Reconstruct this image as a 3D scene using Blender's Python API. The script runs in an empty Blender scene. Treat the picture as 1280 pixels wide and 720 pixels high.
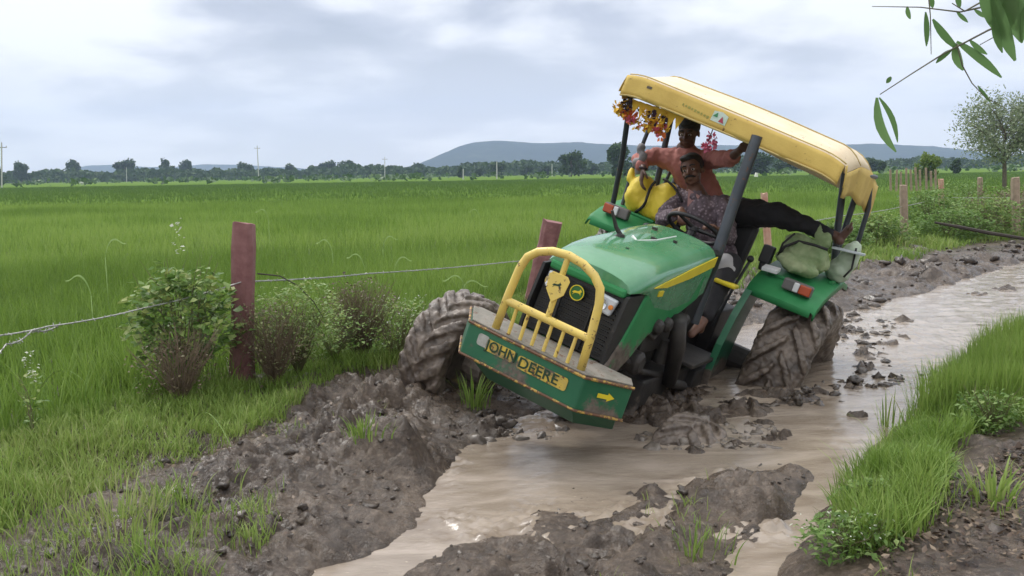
import bpy, bmesh, math, random
import numpy as np
from mathutils import Vector, Matrix, Euler

random.seed(7); RNG = np.random.default_rng(11)
scene = bpy.context.scene
COL = scene.collection
R = math.radians

# ------------------------------------------------------------------ camera
FPX, HOR, CAMZ = 1150.0, 216.0, 1.6
PIT = math.atan((360 - HOR) / FPX); ROLL = R(0.9)
cam_d = bpy.data.cameras.new('camera'); cam = bpy.data.objects.new('camera', cam_d); COL.objects.link(cam)
cam_d.sensor_width = 36; cam_d.lens = FPX / 1280 * 36; cam_d.clip_end = 20000; cam_d.clip_start = 0.05
cam.matrix_world = Matrix.Translation((0, 0, CAMZ)) @ Matrix.Rotation(math.pi / 2 - PIT, 4, 'X') @ Matrix.Rotation(-ROLL, 4, 'Z')
scene.camera = cam

def pxdir(px, py):
    X, Y = px - 640, py - 360
    c, s = math.cos(ROLL), math.sin(ROLL)
    X, Y = X * c - Y * s, X * s + Y * c
    x, y, z = X / FPX, 1.0, -Y / FPX
    return Vector((x, y * math.cos(PIT) + z * math.sin(PIT), -y * math.sin(PIT) + z * math.cos(PIT)))
def at(px, py, Y):                       # point seen at that pixel, at depth Y metres
    d = pxdir(px, py); return Vector((d.x / d.y * Y, Y, CAMZ + d.z / d.y * Y))
def onz(px, py, z=0.0):
    d = pxdir(px, py); t = (z - CAMZ) / d.z; return Vector((d.x * t, d.y * t, z))

# ------------------------------------------------------------------ materials
MATS = {}
def newmat(name):
    m = bpy.data.materials.new(name); m.use_nodes = True
    nt = m.node_tree; nt.nodes.clear(); return m, nt
def N(nt, typ, **kw):
    n = nt.nodes.new(typ)
    for k, v in kw.items():
        if k in n.inputs: n.inputs[k].default_value = v
        else: setattr(n, k, v)
    return n
def ramp(nt, src, stops):
    r = nt.nodes.new('ShaderNodeValToRGB'); e = r.color_ramp.elements
    while len(e) < len(stops): e.new(0.5)
    for el, (p, c) in zip(e, stops):
        el.position = p; el.color = (*c, 1) if len(c) == 3 else c
    nt.links.new(src, r.inputs['Fac']); return r.outputs['Color']
def mixc(nt, fac, a, b):
    m = nt.nodes.new('ShaderNodeMix'); m.data_type = 'RGBA'
    for i, v in ((0, fac), (6, a), (7, b)):
        if hasattr(v, 'is_output'): nt.links.new(v, m.inputs[i])
        else: m.inputs[i].default_value = v if i == 0 else (*v, 1)
    return m.outputs[2]
def mat(name, c1, c2=None, scale=8, rough=0.6, bump=0.0, bscale=None, metal=0.0, spec=0.5, mud=0.0, mudz=None, coat=0, emit=None, trans=0, detail=6, rust=0):
    """procedural material: two-tone noise, bump, optional dried-mud cover"""
    if name in MATS: return MATS[name]
    m, nt = newmat(name); L = nt.links.new
    out = N(nt, 'ShaderNodeOutputMaterial'); p = N(nt, 'ShaderNodeBsdfPrincipled')
    p.inputs['Roughness'].default_value = rough; p.inputs['Metallic'].default_value = metal
    p.inputs['Specular IOR Level'].default_value = spec; p.inputs['Coat Weight'].default_value = coat
    tc = N(nt, 'ShaderNodeTexCoord'); n = N(nt, 'ShaderNodeTexNoise', Scale=scale, Detail=detail, Roughness=0.6)
    L(tc.outputs['Object'], n.inputs['Vector'])
    c2 = c2 or tuple(v * 0.8 for v in c1)
    col = ramp(nt, n.outputs['Fac'], [(0.35, c1), (0.68, c2)])
    rg = None
    if rust:
        n3 = N(nt, 'ShaderNodeTexNoise', Scale=22, Detail=8, Roughness=0.7); L(tc.outputs['Object'], n3.inputs['Vector'])
        f = ramp(nt, n3.outputs['Fac'], [(0.60 - rust * .2, (0, 0, 0)), (0.66 - rust * .2, (1, 1, 1))])
        col = mixc(nt, f, col, (0.13, 0.06, 0.03))
    if mud:
        n2 = N(nt, 'ShaderNodeTexNoise', Scale=5, Detail=10, Roughness=0.72); L(tc.outputs['Object'], n2.inputs['Vector'])
        src = n2.outputs['Fac']
        if mudz:
            sx = N(nt, 'ShaderNodeSeparateXYZ'); L(tc.outputs['Object'], sx.inputs[0])
            mr = N(nt, 'ShaderNodeMapRange'); mr.inputs[1].default_value = mudz[0]; mr.inputs[2].default_value = mudz[1]
            mr.inputs[3].default_value = 0.35; mr.inputs[4].default_value = -0.25; L(sx.outputs['Z'], mr.inputs[0])
            ad = N(nt, 'ShaderNodeMath', operation='ADD'); L(src, ad.inputs[0]); L(mr.outputs[0], ad.inputs[1]); src = ad.outputs[0]
        f = ramp(nt, src, [(0.66 - mud * .3, (0, 0, 0)), (0.74 - mud * .3, (1, 1, 1))])
        n4 = N(nt, 'ShaderNodeTexNoise', Scale=30, Detail=5); L(tc.outputs['Object'], n4.inputs['Vector'])
        mc = ramp(nt, n4.outputs['Fac'], [(0.3, (0.085, 0.068, 0.055)), (0.7, (0.17, 0.14, 0.115))])
        col = mixc(nt, f, col, mc)
        r = N(nt, 'ShaderNodeMix'); r.data_type = 'FLOAT'; L(f, r.inputs[0]); r.inputs[2].default_value = rough; r.inputs[3].default_value = 0.7
        L(r.outputs[0], p.inputs['Roughness'])
    L(col, p.inputs['Base Color'])
    if bump:
        nb = N(nt, 'ShaderNodeTexNoise', Scale=bscale or scale * 4, Detail=8, Roughness=0.65); L(tc.outputs['Object'], nb.inputs['Vector'])
        b = N(nt, 'ShaderNodeBump', Strength=min(1, bump), Distance=0.01 * max(1, bump)); L(nb.outputs['Fac'], b.inputs['Height']); L(b.outputs['Normal'], p.inputs['Normal'])
    if emit: p.inputs['Emission Color'].default_value = (*emit, 1); p.inputs['Emission Strength'].default_value = 1
    if trans: p.inputs['Transmission Weight'].default_value = trans
    L(p.outputs[0], out.inputs[0]); MATS[name] = m; return m
def leafmat(name, cols, rough=0.5, transl=0.35, colattr=True):
    """foliage: colour from the per-blade attribute 'tint' (0..1) through a ramp"""
    m, nt = newmat(name); L = nt.links.new
    out = N(nt, 'ShaderNodeOutputMaterial'); p = N(nt, 'ShaderNodeBsdfPrincipled', Roughness=rough); p.inputs['Specular IOR Level'].default_value = 0.3
    a = N(nt, 'ShaderNodeAttribute', attribute_name='tint')
    k = len(cols); col = ramp(nt, a.outputs['Fac'], [(i / (k - 1), c) for i, c in enumerate(cols)])
    L(col, p.inputs['Base Color'])
    t = N(nt, 'ShaderNodeBsdfTranslucent'); L(col, t.inputs['Color'])
    mx = N(nt, 'ShaderNodeMixShader', Fac=transl); L(p.outputs[0], mx.inputs[1]); L(t.outputs[0], mx.inputs[2]); L(mx.outputs[0], out.inputs[0])
    MATS[name] = m; return m

# ------------------------------------------------------------------ object helpers
def tag(o, label=None, cat=None, group=None, kind=None):
    if label: o['label'] = label
    if cat: o['category'] = cat
    if group: o['group'] = group
    if kind: o['kind'] = kind
    return o
def link(o, parent=None):
    COL.objects.link(o)
    if parent is not None: o.parent = parent
    return o
def empty(name, M, label, cat, group=None):
    o = bpy.data.objects.new(name, None); o.empty_display_size = .2
    o.matrix_world = M if isinstance(M, Matrix) else Matrix.Translation(M)
    link(o); return tag(o, label, cat, group)
def obj(name, bm, m, parent=None, smooth=False, bevel=0, M=None, autos=None):
    me = bpy.data.meshes.new(name); bm.to_mesh(me); bm.free()
    for mm in (m if isinstance(m, (list, tuple)) else [m]): me.materials.append(mm)
    if smooth: me.shade_smooth()
    o = bpy.data.objects.new(name, me); link(o, parent)
    if M is not None: o.matrix_world = M
    if bevel:
        b = o.modifiers.new('bevel', 'BEVEL'); b.width = bevel; b.segments = 2; b.limit_method = 'ANGLE'; b.angle_limit = R(40)
    if autos:
        me.shade_smooth(); me.set_sharp_from_angle(angle=R(autos))
    return o
def npmesh(name, verts, faces, m, parent=None, tint=None, smooth=False, M=None, loops=None):
    """verts Nx3, faces list of arrays (each KxN same size)"""
    me = bpy.data.meshes.new(name)
    verts = np.asarray(verts, np.float32)
    fl = faces if isinstance(faces, list) else [faces]
    lt = np.concatenate([np.full(len(f), f.shape[1]) for f in fl]).astype(np.int32)
    li = np.concatenate([f.ravel() for f in fl]).astype(np.int32)
    ls = np.concatenate([[0], np.cumsum(lt)[:-1]]).astype(np.int32)
    me.vertices.add(len(verts)); me.vertices.foreach_set('co', verts.ravel())
    me.loops.add(len(li)); me.loops.foreach_set('vertex_index', li)
    me.polygons.add(len(lt)); me.polygons.foreach_set('loop_start', ls); me.polygons.foreach_set('loop_total', lt)
    me.update(calc_edges=True); me.validate()
    for mm in (m if isinstance(m, (list, tuple)) else [m]): me.materials.append(mm)
    if tint is not None:
        a = me.attributes.new('tint', 'FLOAT', 'POINT'); a.data.foreach_set('value', np.asarray(tint, np.float32))
    if smooth: me.shade_smooth()
    o = bpy.data.objects.new(name, me); link(o, parent)
    if M is not None: o.matrix_world = M
    return o
def V(*a): return Vector(a)
def box(bm, c, s, rot=None):
    M = Matrix.Translation(c) @ (rot.to_4x4() if rot is not None else Matrix.Identity(4)) @ Matrix.Diagonal((*s, 1))
    return bmesh.ops.create_cube(bm, size=1, matrix=M)
def prism(bm, pts, d):
    """extrude polygon pts by vector d"""
    d = Vector(d); a = [bm.verts.new(p) for p in pts]; b = [bm.verts.new(Vector(p) + d) for p in pts]
    n = len(pts); bm.faces.new(a[::-1]); bm.faces.new(b)
    for i in range(n): bm.faces.new((a[i], a[(i + 1) % n], b[(i + 1) % n], b[i]))
def frames(pts):
    pts = [Vector(p) for p in pts]; out = []; prev = None
    for i, p in enumerate(pts):
        t = (pts[min(i + 1, len(pts) - 1)] - pts[max(i - 1, 0)]).normalized()
        if prev is None:
            u = t.orthogonal().normalized()
        else:
            u = (prev - t * prev.dot(t)).normalized()
        prev = u; out.append((p, t, u, t.cross(u)))
    return out
def tube(bm, pts, r, n=10, cap=True):
    rs = r if isinstance(r, (list, tuple)) else [r] * len(pts)
    rings = []
    for (p, t, u, w), rr in zip(frames(pts), rs):
        rings.append([bm.verts.new(p + (u * math.cos(2 * math.pi * k / n) + w * math.sin(2 * math.pi * k / n)) * rr) for k in range(n)])
    for a, b in zip(rings, rings[1:]):
        for k in range(n): bm.faces.new((a[k], a[(k + 1) % n], b[(k + 1) % n], b[k]))
    if cap: bm.faces.new(rings[0][::-1]); bm.faces.new(rings[-1])
def lathe(bm, prof, axis='Y', n=40, c=(0, 0, 0), closed=False):
    """prof: list of (radius, along)"""
    c = Vector(c); rings = []
    for r, a in prof:
        ring = []
        for k in range(n):
            t = 2 * math.pi * k / n; u, v = r * math.cos(t), r * math.sin(t)
            ring.append(bm.verts.new(c + (Vector((u, a, v)) if axis == 'Y' else Vector((u, v, a)) if axis == 'Z' else Vector((a, u, v)))))
        rings.append(ring)
    pairs = list(zip(rings, rings[1:])) + ([(rings[-1], rings[0])] if closed else [])
    for a, b in pairs:
        for k in range(n): bm.faces.new((a[k], a[(k + 1) % n], b[(k + 1) % n], b[k]))
    if not closed:
        if prof[0][0] > 1e-4: bm.faces.new(rings[0][::-1])
        if prof[-1][0] > 1e-4: bm.faces.new(rings[-1])
def ball(bm, c, s, rot=None, sub=3):
    s = s if isinstance(s, (list, tuple)) else (s, s, s)
    M = Matrix.Translation(c) @ (rot.to_4x4() if rot is not None else Matrix.Identity(4)) @ Matrix.Diagonal((*s, 1))
    return bmesh.ops.create_icosphere(bm, subdivisions=sub, radius=1, matrix=M)
def cap(bm, p0, p1, r0, r1, n=14):
    """tapered capsule"""
    p0, p1 = Vector(p0), Vector(p1); d = p1 - p0; L = d.length
    if L < 1e-5: ball(bm, p0, r0); return
    t = d / L; pts, rs = [], []
    for k in range(5):
        a = math.pi / 2 * (1 - k / 4) if k else math.pi / 2 * .97; pts.append(p0 - t * r0 * math.sin(a)); rs.append(r0 * math.cos(a))
    for k in range(1, 4):
        f = k / 4; pts.append(p0 + d * f); rs.append(r0 + (r1 - r0) * f)
    for k in range(5):
        a = math.pi / 2 * k / 4 if k < 4 else math.pi / 2 * .97; pts.append(p1 + t * r1 * math.sin(a)); rs.append(r1 * math.cos(a))
    tube(bm, pts, rs, n)
def blob(o, vox, smooth=4, wr=0, wscale=.08, fac=.5):
    """fuse overlapping closed shapes of a mesh into one continuous skin"""
    r = o.modifiers.new('fuse', 'REMESH'); r.mode = 'VOXEL'; r.voxel_size = vox; r.use_smooth_shade = True
    if smooth:
        s = o.modifiers.new('smooth', 'SMOOTH'); s.iterations = smooth; s.factor = fac
    if wr:
        t = bpy.data.textures.new('wrinkle', 'CLOUDS'); t.noise_scale = wscale; t.noise_depth = 2
        d = o.modifiers.new('wrinkle', 'DISPLACE'); d.texture = t; d.strength = wr; d.mid_level = .5; d.texture_coords = 'LOCAL'
    return o

# ------------------------------------------------------------------ numpy noise
def hash2(ix, iy, seed=0):
    h = (ix.astype(np.int64) * 374761393 + iy.astype(np.int64) * 668265263 + seed * 1442695041) & 0xffffffff
    h = ((h ^ (h >> 13)) * 1274126177) & 0xffffffff
    return ((h ^ (h >> 16)) & 0xffffff) / float(0xffffff)
def vnoise(x, y, seed=0):
    ix, iy = np.floor(x), np.floor(y); fx, fy = x - ix, y - iy
    fx = fx * fx * (3 - 2 * fx); fy = fy * fy * (3 - 2 * fy)
    a, b, c, d = hash2(ix, iy, seed), hash2(ix + 1, iy, seed), hash2(ix, iy + 1, seed), hash2(ix + 1, iy + 1, seed)
    return (a * (1 - fx) + b * fx) * (1 - fy) + (c * (1 - fx) + d * fx) * fy
def fbm(x, y, oct=4, seed=0, gain=.5):
    s, a, t = 0, 1, 0
    for o in range(oct):
        s = s + a * vnoise(x * 2 ** o, y * 2 ** o, seed + o * 17); t += a; a *= gain
    return s / t
def clods(x, y, size, seed=0):
    """bumps like half-buried lumps, 0..1"""
    u, v = x / size, y / size; ix, iy = np.floor(u), np.floor(v); best = np.zeros_like(u)
    for dx in (-1, 0, 1):
        for dy in (-1, 0, 1):
            jx, jy = ix + dx, iy + dy
            px, py = jx + hash2(jx, jy, seed), jy + hash2(jx, jy, seed + 5)
            rr = .35 + .55 * hash2(jx, jy, seed + 9)
            d2 = ((u - px) ** 2 + (v - py) ** 2) / rr ** 2
            best = np.maximum(best, np.sqrt(np.clip(1 - d2, 0, 1)) * rr)
    return best
def ridged(x, y, oct=5, seed=0, gain=.55):
    s, a, t = 0, 1, 0
    for o in range(oct):
        s = s + a * (1 - np.abs(2 * vnoise(x * 2 ** o + o * 3.7, y * 2 ** o, seed + o * 13) - 1)) ** 1.6; t += a; a *= gain
    return s / t
def chunks(x, y, size, seed=0):
    """broken angular lumps separated by cracks, 0..1"""
    x = x + (fbm(x / size * 1.3, y / size * 1.3, 3, seed + 40) - .5) * size * 1.1; y = y + (fbm(x / size * 1.3 + 7, y / size * 1.3, 3, seed + 41) - .5) * size * 1.1
    u, v = x / size, y / size; ix, iy = np.floor(u), np.floor(v); f1 = np.full(u.shape, 9.); f2 = np.full(u.shape, 9.); hh = np.zeros_like(u); tx = np.zeros_like(u)
    for dx in (-1, 0, 1):
        for dy in (-1, 0, 1):
            jx, jy = ix + dx, iy + dy; px, py = jx + hash2(jx, jy, seed), jy + hash2(jx, jy, seed + 5)
            d = np.hypot(u - px, v - py); q = d < f1; f2 = np.where(q, f1, np.minimum(f2, d)); f1 = np.where(q, d, f1); hh = np.where(q, hash2(jx, jy, seed + 9), hh)
            tx = np.where(q, (u - px) * (hash2(jx, jy, seed + 11) - .5) * 1.6 + (v - py) * (hash2(jx, jy, seed + 12) - .5) * 1.6, tx)
    return np.clip((f2 - f1) * 3.2, 0, 1) ** .6 * (.25 + .9 * hh + tx)
def sdpoly(x, y, P):
    """signed distance, negative inside"""
    P = np.asarray(P, float); d = np.full(x.shape, 1e18); ins = np.zeros(x.shape, bool)
    for (ax, ay), (bx, by) in zip(P, np.roll(P, -1, 0)):
        ex, ey = bx - ax, by - ay; wx, wy = x - ax, y - ay
        t = np.clip((wx * ex + wy * ey) / (ex * ex + ey * ey + 1e-12), 0, 1)
        d = np.minimum(d, (wx - ex * t) ** 2 + (wy - ey * t) ** 2)
        c = ((ay > y) != (by > y)) & (x < (bx - ax) * (y - ay) / (by - ay + 1e-12) + ax); ins ^= c
    return np.where(ins, -1, 1) * np.sqrt(d)
def sstep(a, b, v):
    t = np.clip((v - a) / (b - a), 0, 1); return t * t * (3 - 2 * t)

# ------------------------------------------------------------------ ground plan (metres, camera over 0,0)
FENCE = [(-4.6, 2.4), (-3.3, 4.3), (-1.98, 6.51), (0.24, 11.17), (3.6, 13.6), (7.78, 18.18), (12.13, 22.3), (20, 28), (60, 55), (300, 200)]
LEFT_BANK = [(-60, -30), (-1.2, -30), (-1.0, 2.4), (-.86, 3.3), (-.70, 3.6), (-.47, 3.9), (-.42, 4.69), (-.24, 5.2), (-.05, 5.45), (.15, 5.75), (.3, 6.6), (1.0, 8.3), (2.6, 9.3), (3.75, 10.0), (5.07, 11.34),
             (8.32, 14.86), (14, 20), (30, 32), (400, 250), (400, 6000), (-6000, 6000), (-6000, -30)]
RIDGE = [(-.75, -30), (-.6, 3.0), (-.36, 3.60), (-.09, 3.82), (.12, 4.10), (.42, 4.02), (.8, 4.30), (1.15, 4.62), (1.42, 4.74), (1.5, 4.6), (1.36, 4.3), (1.08, 3.86), (.83, 3.42), (.6, 2.6), (.5, -30)]
RIGHT_BANK = [(.6, -30), (.75, 2.4), (1.04, 3.4), (1.33, 3.98), (1.75, 4.53), (2.32, 5.3), (2.85, 6.0), (3.5, 6.8), (4.4, 7.6), (6.0, 9.2), (8.6, 11.6), (16, 17.6), (40, 34), (400, 200), (400, -30)]
FIELD = [(-6000, -40)] + [(-30, -40)] + FENCE + [(6000, 3600), (6000, 7000), (-6000, 7000)]
MOUNDS = [(-.62, 4.74, .22, .16), (-.95, 5.0, .3, .10), (-.75, 5.6, .35, .07), (-1.3, 4.55, .3, .05), (-.62, 6.1, .3, .06),   # left bank lumps
          (.62, 4.28, .13, .06), (.2, 4.0, .15, .02), (1.1, 4.15, .22, .06), (1.0, 4.4, .2, .03),        # ridge
          (1.02, 5.00, .12, .08), (1.26, 5.12, .14, .08), (.84, 5.16, .12, .06), (1.5, 5.2, .12, .05), (.15, 5.42, .17, .05), (-.1, 5.42, .13, .05),                            # pushed up in front of the tractor
          (1.1, 5.62, .26, .12), (1.5, 5.85, .28, .10), (.75, 5.75, .24, .10), (1.9, 6.05, .2, .05), (1.1, 6.4, .45, .10), (.75, 6.1, .4, .10), (1.5, 6.9, .4, .04), (.9, 7.2, .5, .1), (1.75, 6.3, .22, .06), (2.1, 6.30, .24, .07), (2.5, 6.55, .26, .08), (2.75, 7.1, .25, .10), (2.15, 5.72, .12, .07), (2.3, 5.72, .10, .055), (1.55, 5.45, .16, .05), (1.65, 5.2, .12, .05), (1.85, 5.35, .1, .04),
          (3.0, 7.55, .28, .09), (3.35, 8.1, .26, .08), (3.7, 8.4, .22, .07), (5.7, 11.2, .3, .09), (6.3, 11.6, .35, .09), (6.9, 12.1, .3, .08), (5.4, 9.6, .22, .07), (3.5, 6.9, .12, .06), (4.2, 8.0, .16, .06), (6.2, 10.3, .2, .07), (4.6, 9.0, .18, .06), (2.7, 5.75 + .5, .12, .05), (3.2, 8.7, .3, .08), (4.0, 9.3, .35, .07)]
def terrain(x, y):
    x = np.asarray(x, float); y = np.asarray(y, float)
    near = np.exp(-np.clip(np.hypot(x, y) - 14, 0, None) / 12)
    wx = x + (fbm(x * 2.3, y * 2.3, 3, 3) - .5) * .22 * near; wy = y + (fbm(x * 2.3 + 9, y * 2.3, 3, 4) - .5) * .22 * near
    dl, dr, dg = sdpoly(wx, wy, LEFT_BANK), sdpoly(wx, wy, RIGHT_BANK), sdpoly(wx, wy, RIDGE)
    def prof(d, top, w): return np.where(d < 0, top * (1 - np.exp(d / w)) + .03, .03 - .10 * (1 - np.exp(-d / .12)))
    h = np.maximum(np.maximum(prof(dl, .085, .35), prof(dr, .17, .25)), prof(dg, .045, .16))
    df = sdpoly(x, y, FIELD)
    h = h + .05 * np.exp(-(df - .3) ** 2 / .3) * near - .06 * sstep(.0, -.6, df)
    land = np.clip((h + .01) * 12, 0, 1)
    rough = near * np.where(df > -.1, 1, .2) * land * (1 - .2 * sstep(.25, -.05, dg)) * (1 - .3 * sstep(-.6, -.05, dl) * sstep(6, 4.5, y)) * (1 - .45 * sstep(.1, -.1, dr))
    m = sstep(.35, .6, fbm(x * .9 + 4, y * .9, 3, 21))
    h = h + rough * (.085 * (chunks(x, y, .30, 1) - .4) * (.25 + m) + .040 * chunks(x, y, .13, 2) * (.2 + 1.0 * fbm(x * 3, y * 3, 2, 8)) + .007 * chunks(x, y, .055, 3) + .17 * (ridged(x * 3.1 + .4 * fbm(x * 6, y * 6, 2, 77), y * 3.1, 5, 30) - .5) * (.4 + .9 * m) + .05 * (fbm(x * 1.2, y * 1.2, 3, 31) - .5))
    # rut with lug prints along the left bank, another over the ridge
    for (ax, ay, bx, by, wd) in ((-1.62, 3.3, -.95, 5.5, .13), (-.05, 3.1, .85, 4.25, .11)):
        ex, ey = bx - ax, by - ay; L_ = math.hypot(ex, ey); tt = ((x - ax) * ex + (y - ay) * ey) / L_; sd = ((x - ax) * ey - (y - ay) * ex) / L_ + .06 * (vnoise(tt * 1.3, tt * 0, 5) - .5)
        on = np.exp(-(sd / wd) ** 4) * sstep(-.1, .2, tt) * sstep(L_ + .1, L_ - .3, tt)
        h = h - on * .045 + on * .026 * sstep(-.2, .6, np.sin((tt + np.abs(sd) * .7) * 2 * np.pi / .105)) + .035 * np.exp(-((np.abs(sd) - wd * 1.35) / .05) ** 2) * sstep(-.1, .2, tt) * sstep(L_ + .1, L_ - .3, tt) * vnoise(x * 9, y * 9, 6)
    for mx, my, mr, mh in MOUNDS:
        g = np.exp(-((x - mx) ** 2 + (y - my) ** 2) / (mr * mr) * 1.2)
        h = h + g * mh * (.75 + .5 * fbm(x * 7, y * 7, 3, 44)) + g * .07 * chunks(x, y, .11, 7) * (mh > .04)
    # wheel rut floor under water near the tractor
    h = h - .04 * np.exp(-((x - .5) ** 2 + (y - 4.9) ** 2) / .5) * (h < .02)
    return h
def axis(lo, hi, fine0, fine1, step, step2=None, grow=1.13):
    a = list(np.arange(fine0, fine1, step)); s = step
    v = fine1
    while v < hi: a.append(v); s *= grow; v += s
    a.append(hi); s = step; v = fine0; b = []
    while v > lo: v -= s; s *= grow; b.append(max(v, lo))
    return np.array(sorted(set(b + a)))
def gridmesh(name, xs, ys, zf, m, smooth=True, keep=None):
    X, Y = np.meshgrid(xs, ys); Z = zf(X, Y); nx, ny = len(xs), len(ys)
    i = np.arange(nx * ny).reshape(ny, nx)
    f = np.stack([i[:-1, :-1].ravel(), i[:-1, 1:].ravel(), i[1:, 1:].ravel(), i[1:, :-1].ravel()], 1)
    if keep is not None:
        k = keep(X, Y, Z).ravel(); f = f[k[f].any(1)]
        used = np.unique(f); mp = np.zeros(nx * ny, int); mp[used] = np.arange(len(used)); f = mp[f]
        vs = np.stack([X, Y, Z], -1).reshape(-1, 3)[used]
    else: vs = np.stack([X, Y, Z], -1).reshape(-1, 3)
    return npmesh(name, vs, f, m, smooth=smooth)

# ground material: wet dark mud, drier lighter crumbs, green-brown floor under the crop
def ground_material():
    m, nt = newmat('wet_mud'); L = nt.links.new
    out = N(nt, 'ShaderNodeOutputMaterial'); p = N(nt, 'ShaderNodeBsdfPrincipled')
    tc = N(nt, 'ShaderNodeTexCoord'); P = tc.outputs['Object']
    def noise(s, d=8, r=.65):
        n = N(nt, 'ShaderNodeTexNoise', Scale=s, Detail=d, Roughness=r); L(P, n.inputs['Vector']); return n.outputs['Fac']
    c = ramp(nt, noise(3.2), [(.38, (.040, .026, .017)), (.52, (.084, .058, .039)), (.70, (.20, .15, .108))])
    c2 = ramp(nt, noise(28), [(.38, (.022, .0155, .011)), (.54, (.074, .053, .038)), (.71, (.30, .24, .185))])
    c = mixc(nt, .45, c, c2)
    a = N(nt, 'ShaderNodeAttribute', attribute_name='tint')     # 1 under the crop
    far = ramp(nt, noise(.02, 5), [(.3, (.100, .170, .032)), (.7, (.135, .21, .044))])
    c = mixc(nt, a.outputs['Fac'], c, far)
    L(c, p.inputs['Base Color'])
    r = ramp(nt, noise(2.1), [(.40, (.12, .12, .12)), (.60, (.42, .42, .42))]); r = mixc(nt, a.outputs['Fac'], r, (1, 1, 1)); L(r, p.inputs['Roughness'])
    sp = N(nt, 'ShaderNodeMapRange'); sp.inputs[3].default_value = .5; sp.inputs[4].default_value = 0; L(a.outputs['Fac'], sp.inputs[0]); L(sp.outputs[0], p.inputs['Specular IOR Level'])
    b = N(nt, 'ShaderNodeBump', Strength=.9, Distance=.012); L(noise(60, 6, .7), b.inputs['Height'])
    b2 = N(nt, 'ShaderNodeBump', Strength=.7, Distance=.02); L(noise(17, 8, .7), b2.inputs['Height']); L(b.outputs[0], b2.inputs['Normal']); L(b2.outputs[0], p.inputs['Normal'])
    L(p.outputs[0], out.inputs[0]); return m
xs = axis(-4500, 4500, -2.4, 3.6, .019); ys = axis(-60, 3780, 3.1, 6.6, .018)
extra_x = np.arange(-5.6, 9.5, .06); extra_y = np.arange(2.6, 15, .05)
xs = np.array(sorted(set(np.round(np.concatenate([xs, extra_x[(extra_x < -2.4) | (extra_x > 3.6)]]), 4)))); ys = np.array(sorted(set(np.round(np.concatenate([ys, extra_y[(extra_y < 3.1) | (extra_y > 6.6)]]), 4))))
gm = ground_material()
ground = gridmesh('ground', xs, ys, terrain, gm)
co = np.zeros(len(ground.data.vertices) * 3, np.float32); ground.data.vertices.foreach_get('co', co); co = co.reshape(-1, 3)
gt = sstep(.3, -1.2, sdpoly(co[:, 0], co[:, 1], FIELD)) * sstep(9, 30, np.hypot(co[:, 0], co[:, 1])) * .9
gt = np.maximum(gt, sstep(25, 60, np.hypot(co[:, 0], co[:, 1])))
a_ = ground.data.attributes.new('tint', 'FLOAT', 'POINT'); a_.data.foreach_set('value', gt.astype(np.float32))
tag(ground, kind='structure')

# muddy water: real ripples, flow streaks
WL = .035
def water_z(x, y):
    dx, dy = .74, .67
    u, v = x * dx + y * dy, -x * dy + y * dx
    calm = sstep(5.0, 3.9, y) * sstep(-.2, -.3, x) + sstep(.9, 1.1, x) * sstep(5.0, 4.6, y)
    # froth line where the bow wave meets the bank
    e = sdpoly(x, y, RIDGE); fr = np.exp(-np.clip(e, 0, None) ** 2 / .02) * sstep(3.6, 3.8, y) * sstep(4.9, 4.6, y) * (x < 1.2)
    fr = np.maximum(fr, np.exp(-((x + .27) ** 2 / .04 + (y - 4.0) ** 2 / .02)))
    fr = np.maximum(fr, .9 * np.exp(-((x + .33) ** 2 / .006 + (y - 4.85) ** 2 / .12)))
    fr = np.maximum(fr, .8 * np.exp(-((x - .2) ** 2 / .3 + (y - 5.7) ** 2 / .03)))
    z = .006 * (fbm(u * 3, v * 8, 2, 61) - .5) + .0045 * (fbm(u * 16, v * 30, 2, 62) - .5)
    z = z + .010 * (ridged(u * 5, v * 11, 3, 66) - .5) * sstep(4.1, 4.6, y) * sstep(.35, .6, fbm(x * 1.6, y * 1.6, 2, 67)); far = sstep(2.3, 3.2, x) ; z = z * (1 - .75 * np.clip(calm, 0, 1)) + far * (.022 * (ridged(u * 6, v * 17, 4, 63) - .5))
    z = z + fr * (.022 * chunks(x, y, .05, 71) + .022 * (fbm(x * 26, y * 26, 3, 72) - .35))
    return WL + z
def water_material():
    m, nt = newmat('muddy_water'); L = nt.links.new
    out = N(nt, 'ShaderNodeOutputMaterial'); p = N(nt, 'ShaderNodeBsdfPrincipled', Roughness=.07); p.inputs['IOR'].default_value = 1.5
    tc = N(nt, 'ShaderNodeTexCoord'); mp = N(nt, 'ShaderNodeMapping'); mp.inputs['Rotation'].default_value = (0, 0, R(-42)); mp.inputs['Scale'].default_value = (1, 3, 1)
    L(tc.outputs['Object'], mp.inputs[0])
    n = N(nt, 'ShaderNodeTexNoise', Scale=1.6, Detail=7, Roughness=.6, Distortion=.8); L(mp.outputs[0], n.inputs['Vector'])
    c = ramp(nt, n.outputs['Fac'], [(.36, (.215, .17, .13)), (.52, (.285, .235, .185)), (.66, (.36, .30, .245))])
    n2 = N(nt, 'ShaderNodeTexNoise', Scale=38, Detail=4, Roughness=.6); L(mp.outputs[0], n2.inputs['Vector'])
    f = ramp(nt, n2.outputs['Fac'], [(.66, (0, 0, 0)), (.72, (1, 1, 1))]); c = mixc(nt, f, c, (.44, .37, .29))
    L(c, p.inputs['Base Color'])
    b = N(nt, 'ShaderNodeBump', Strength=.35, Distance=.008); n3 = N(nt, 'ShaderNodeTexNoise', Scale=16, Detail=5, Roughness=.6, Distortion=.5); L(mp.outputs[0], n3.inputs['Vector'])
    L(n3.outputs['Fac'], b.inputs['Height']); L(b.outputs[0], p.inputs['Normal']); L(p.outputs[0], out.inputs[0]); return m
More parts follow.
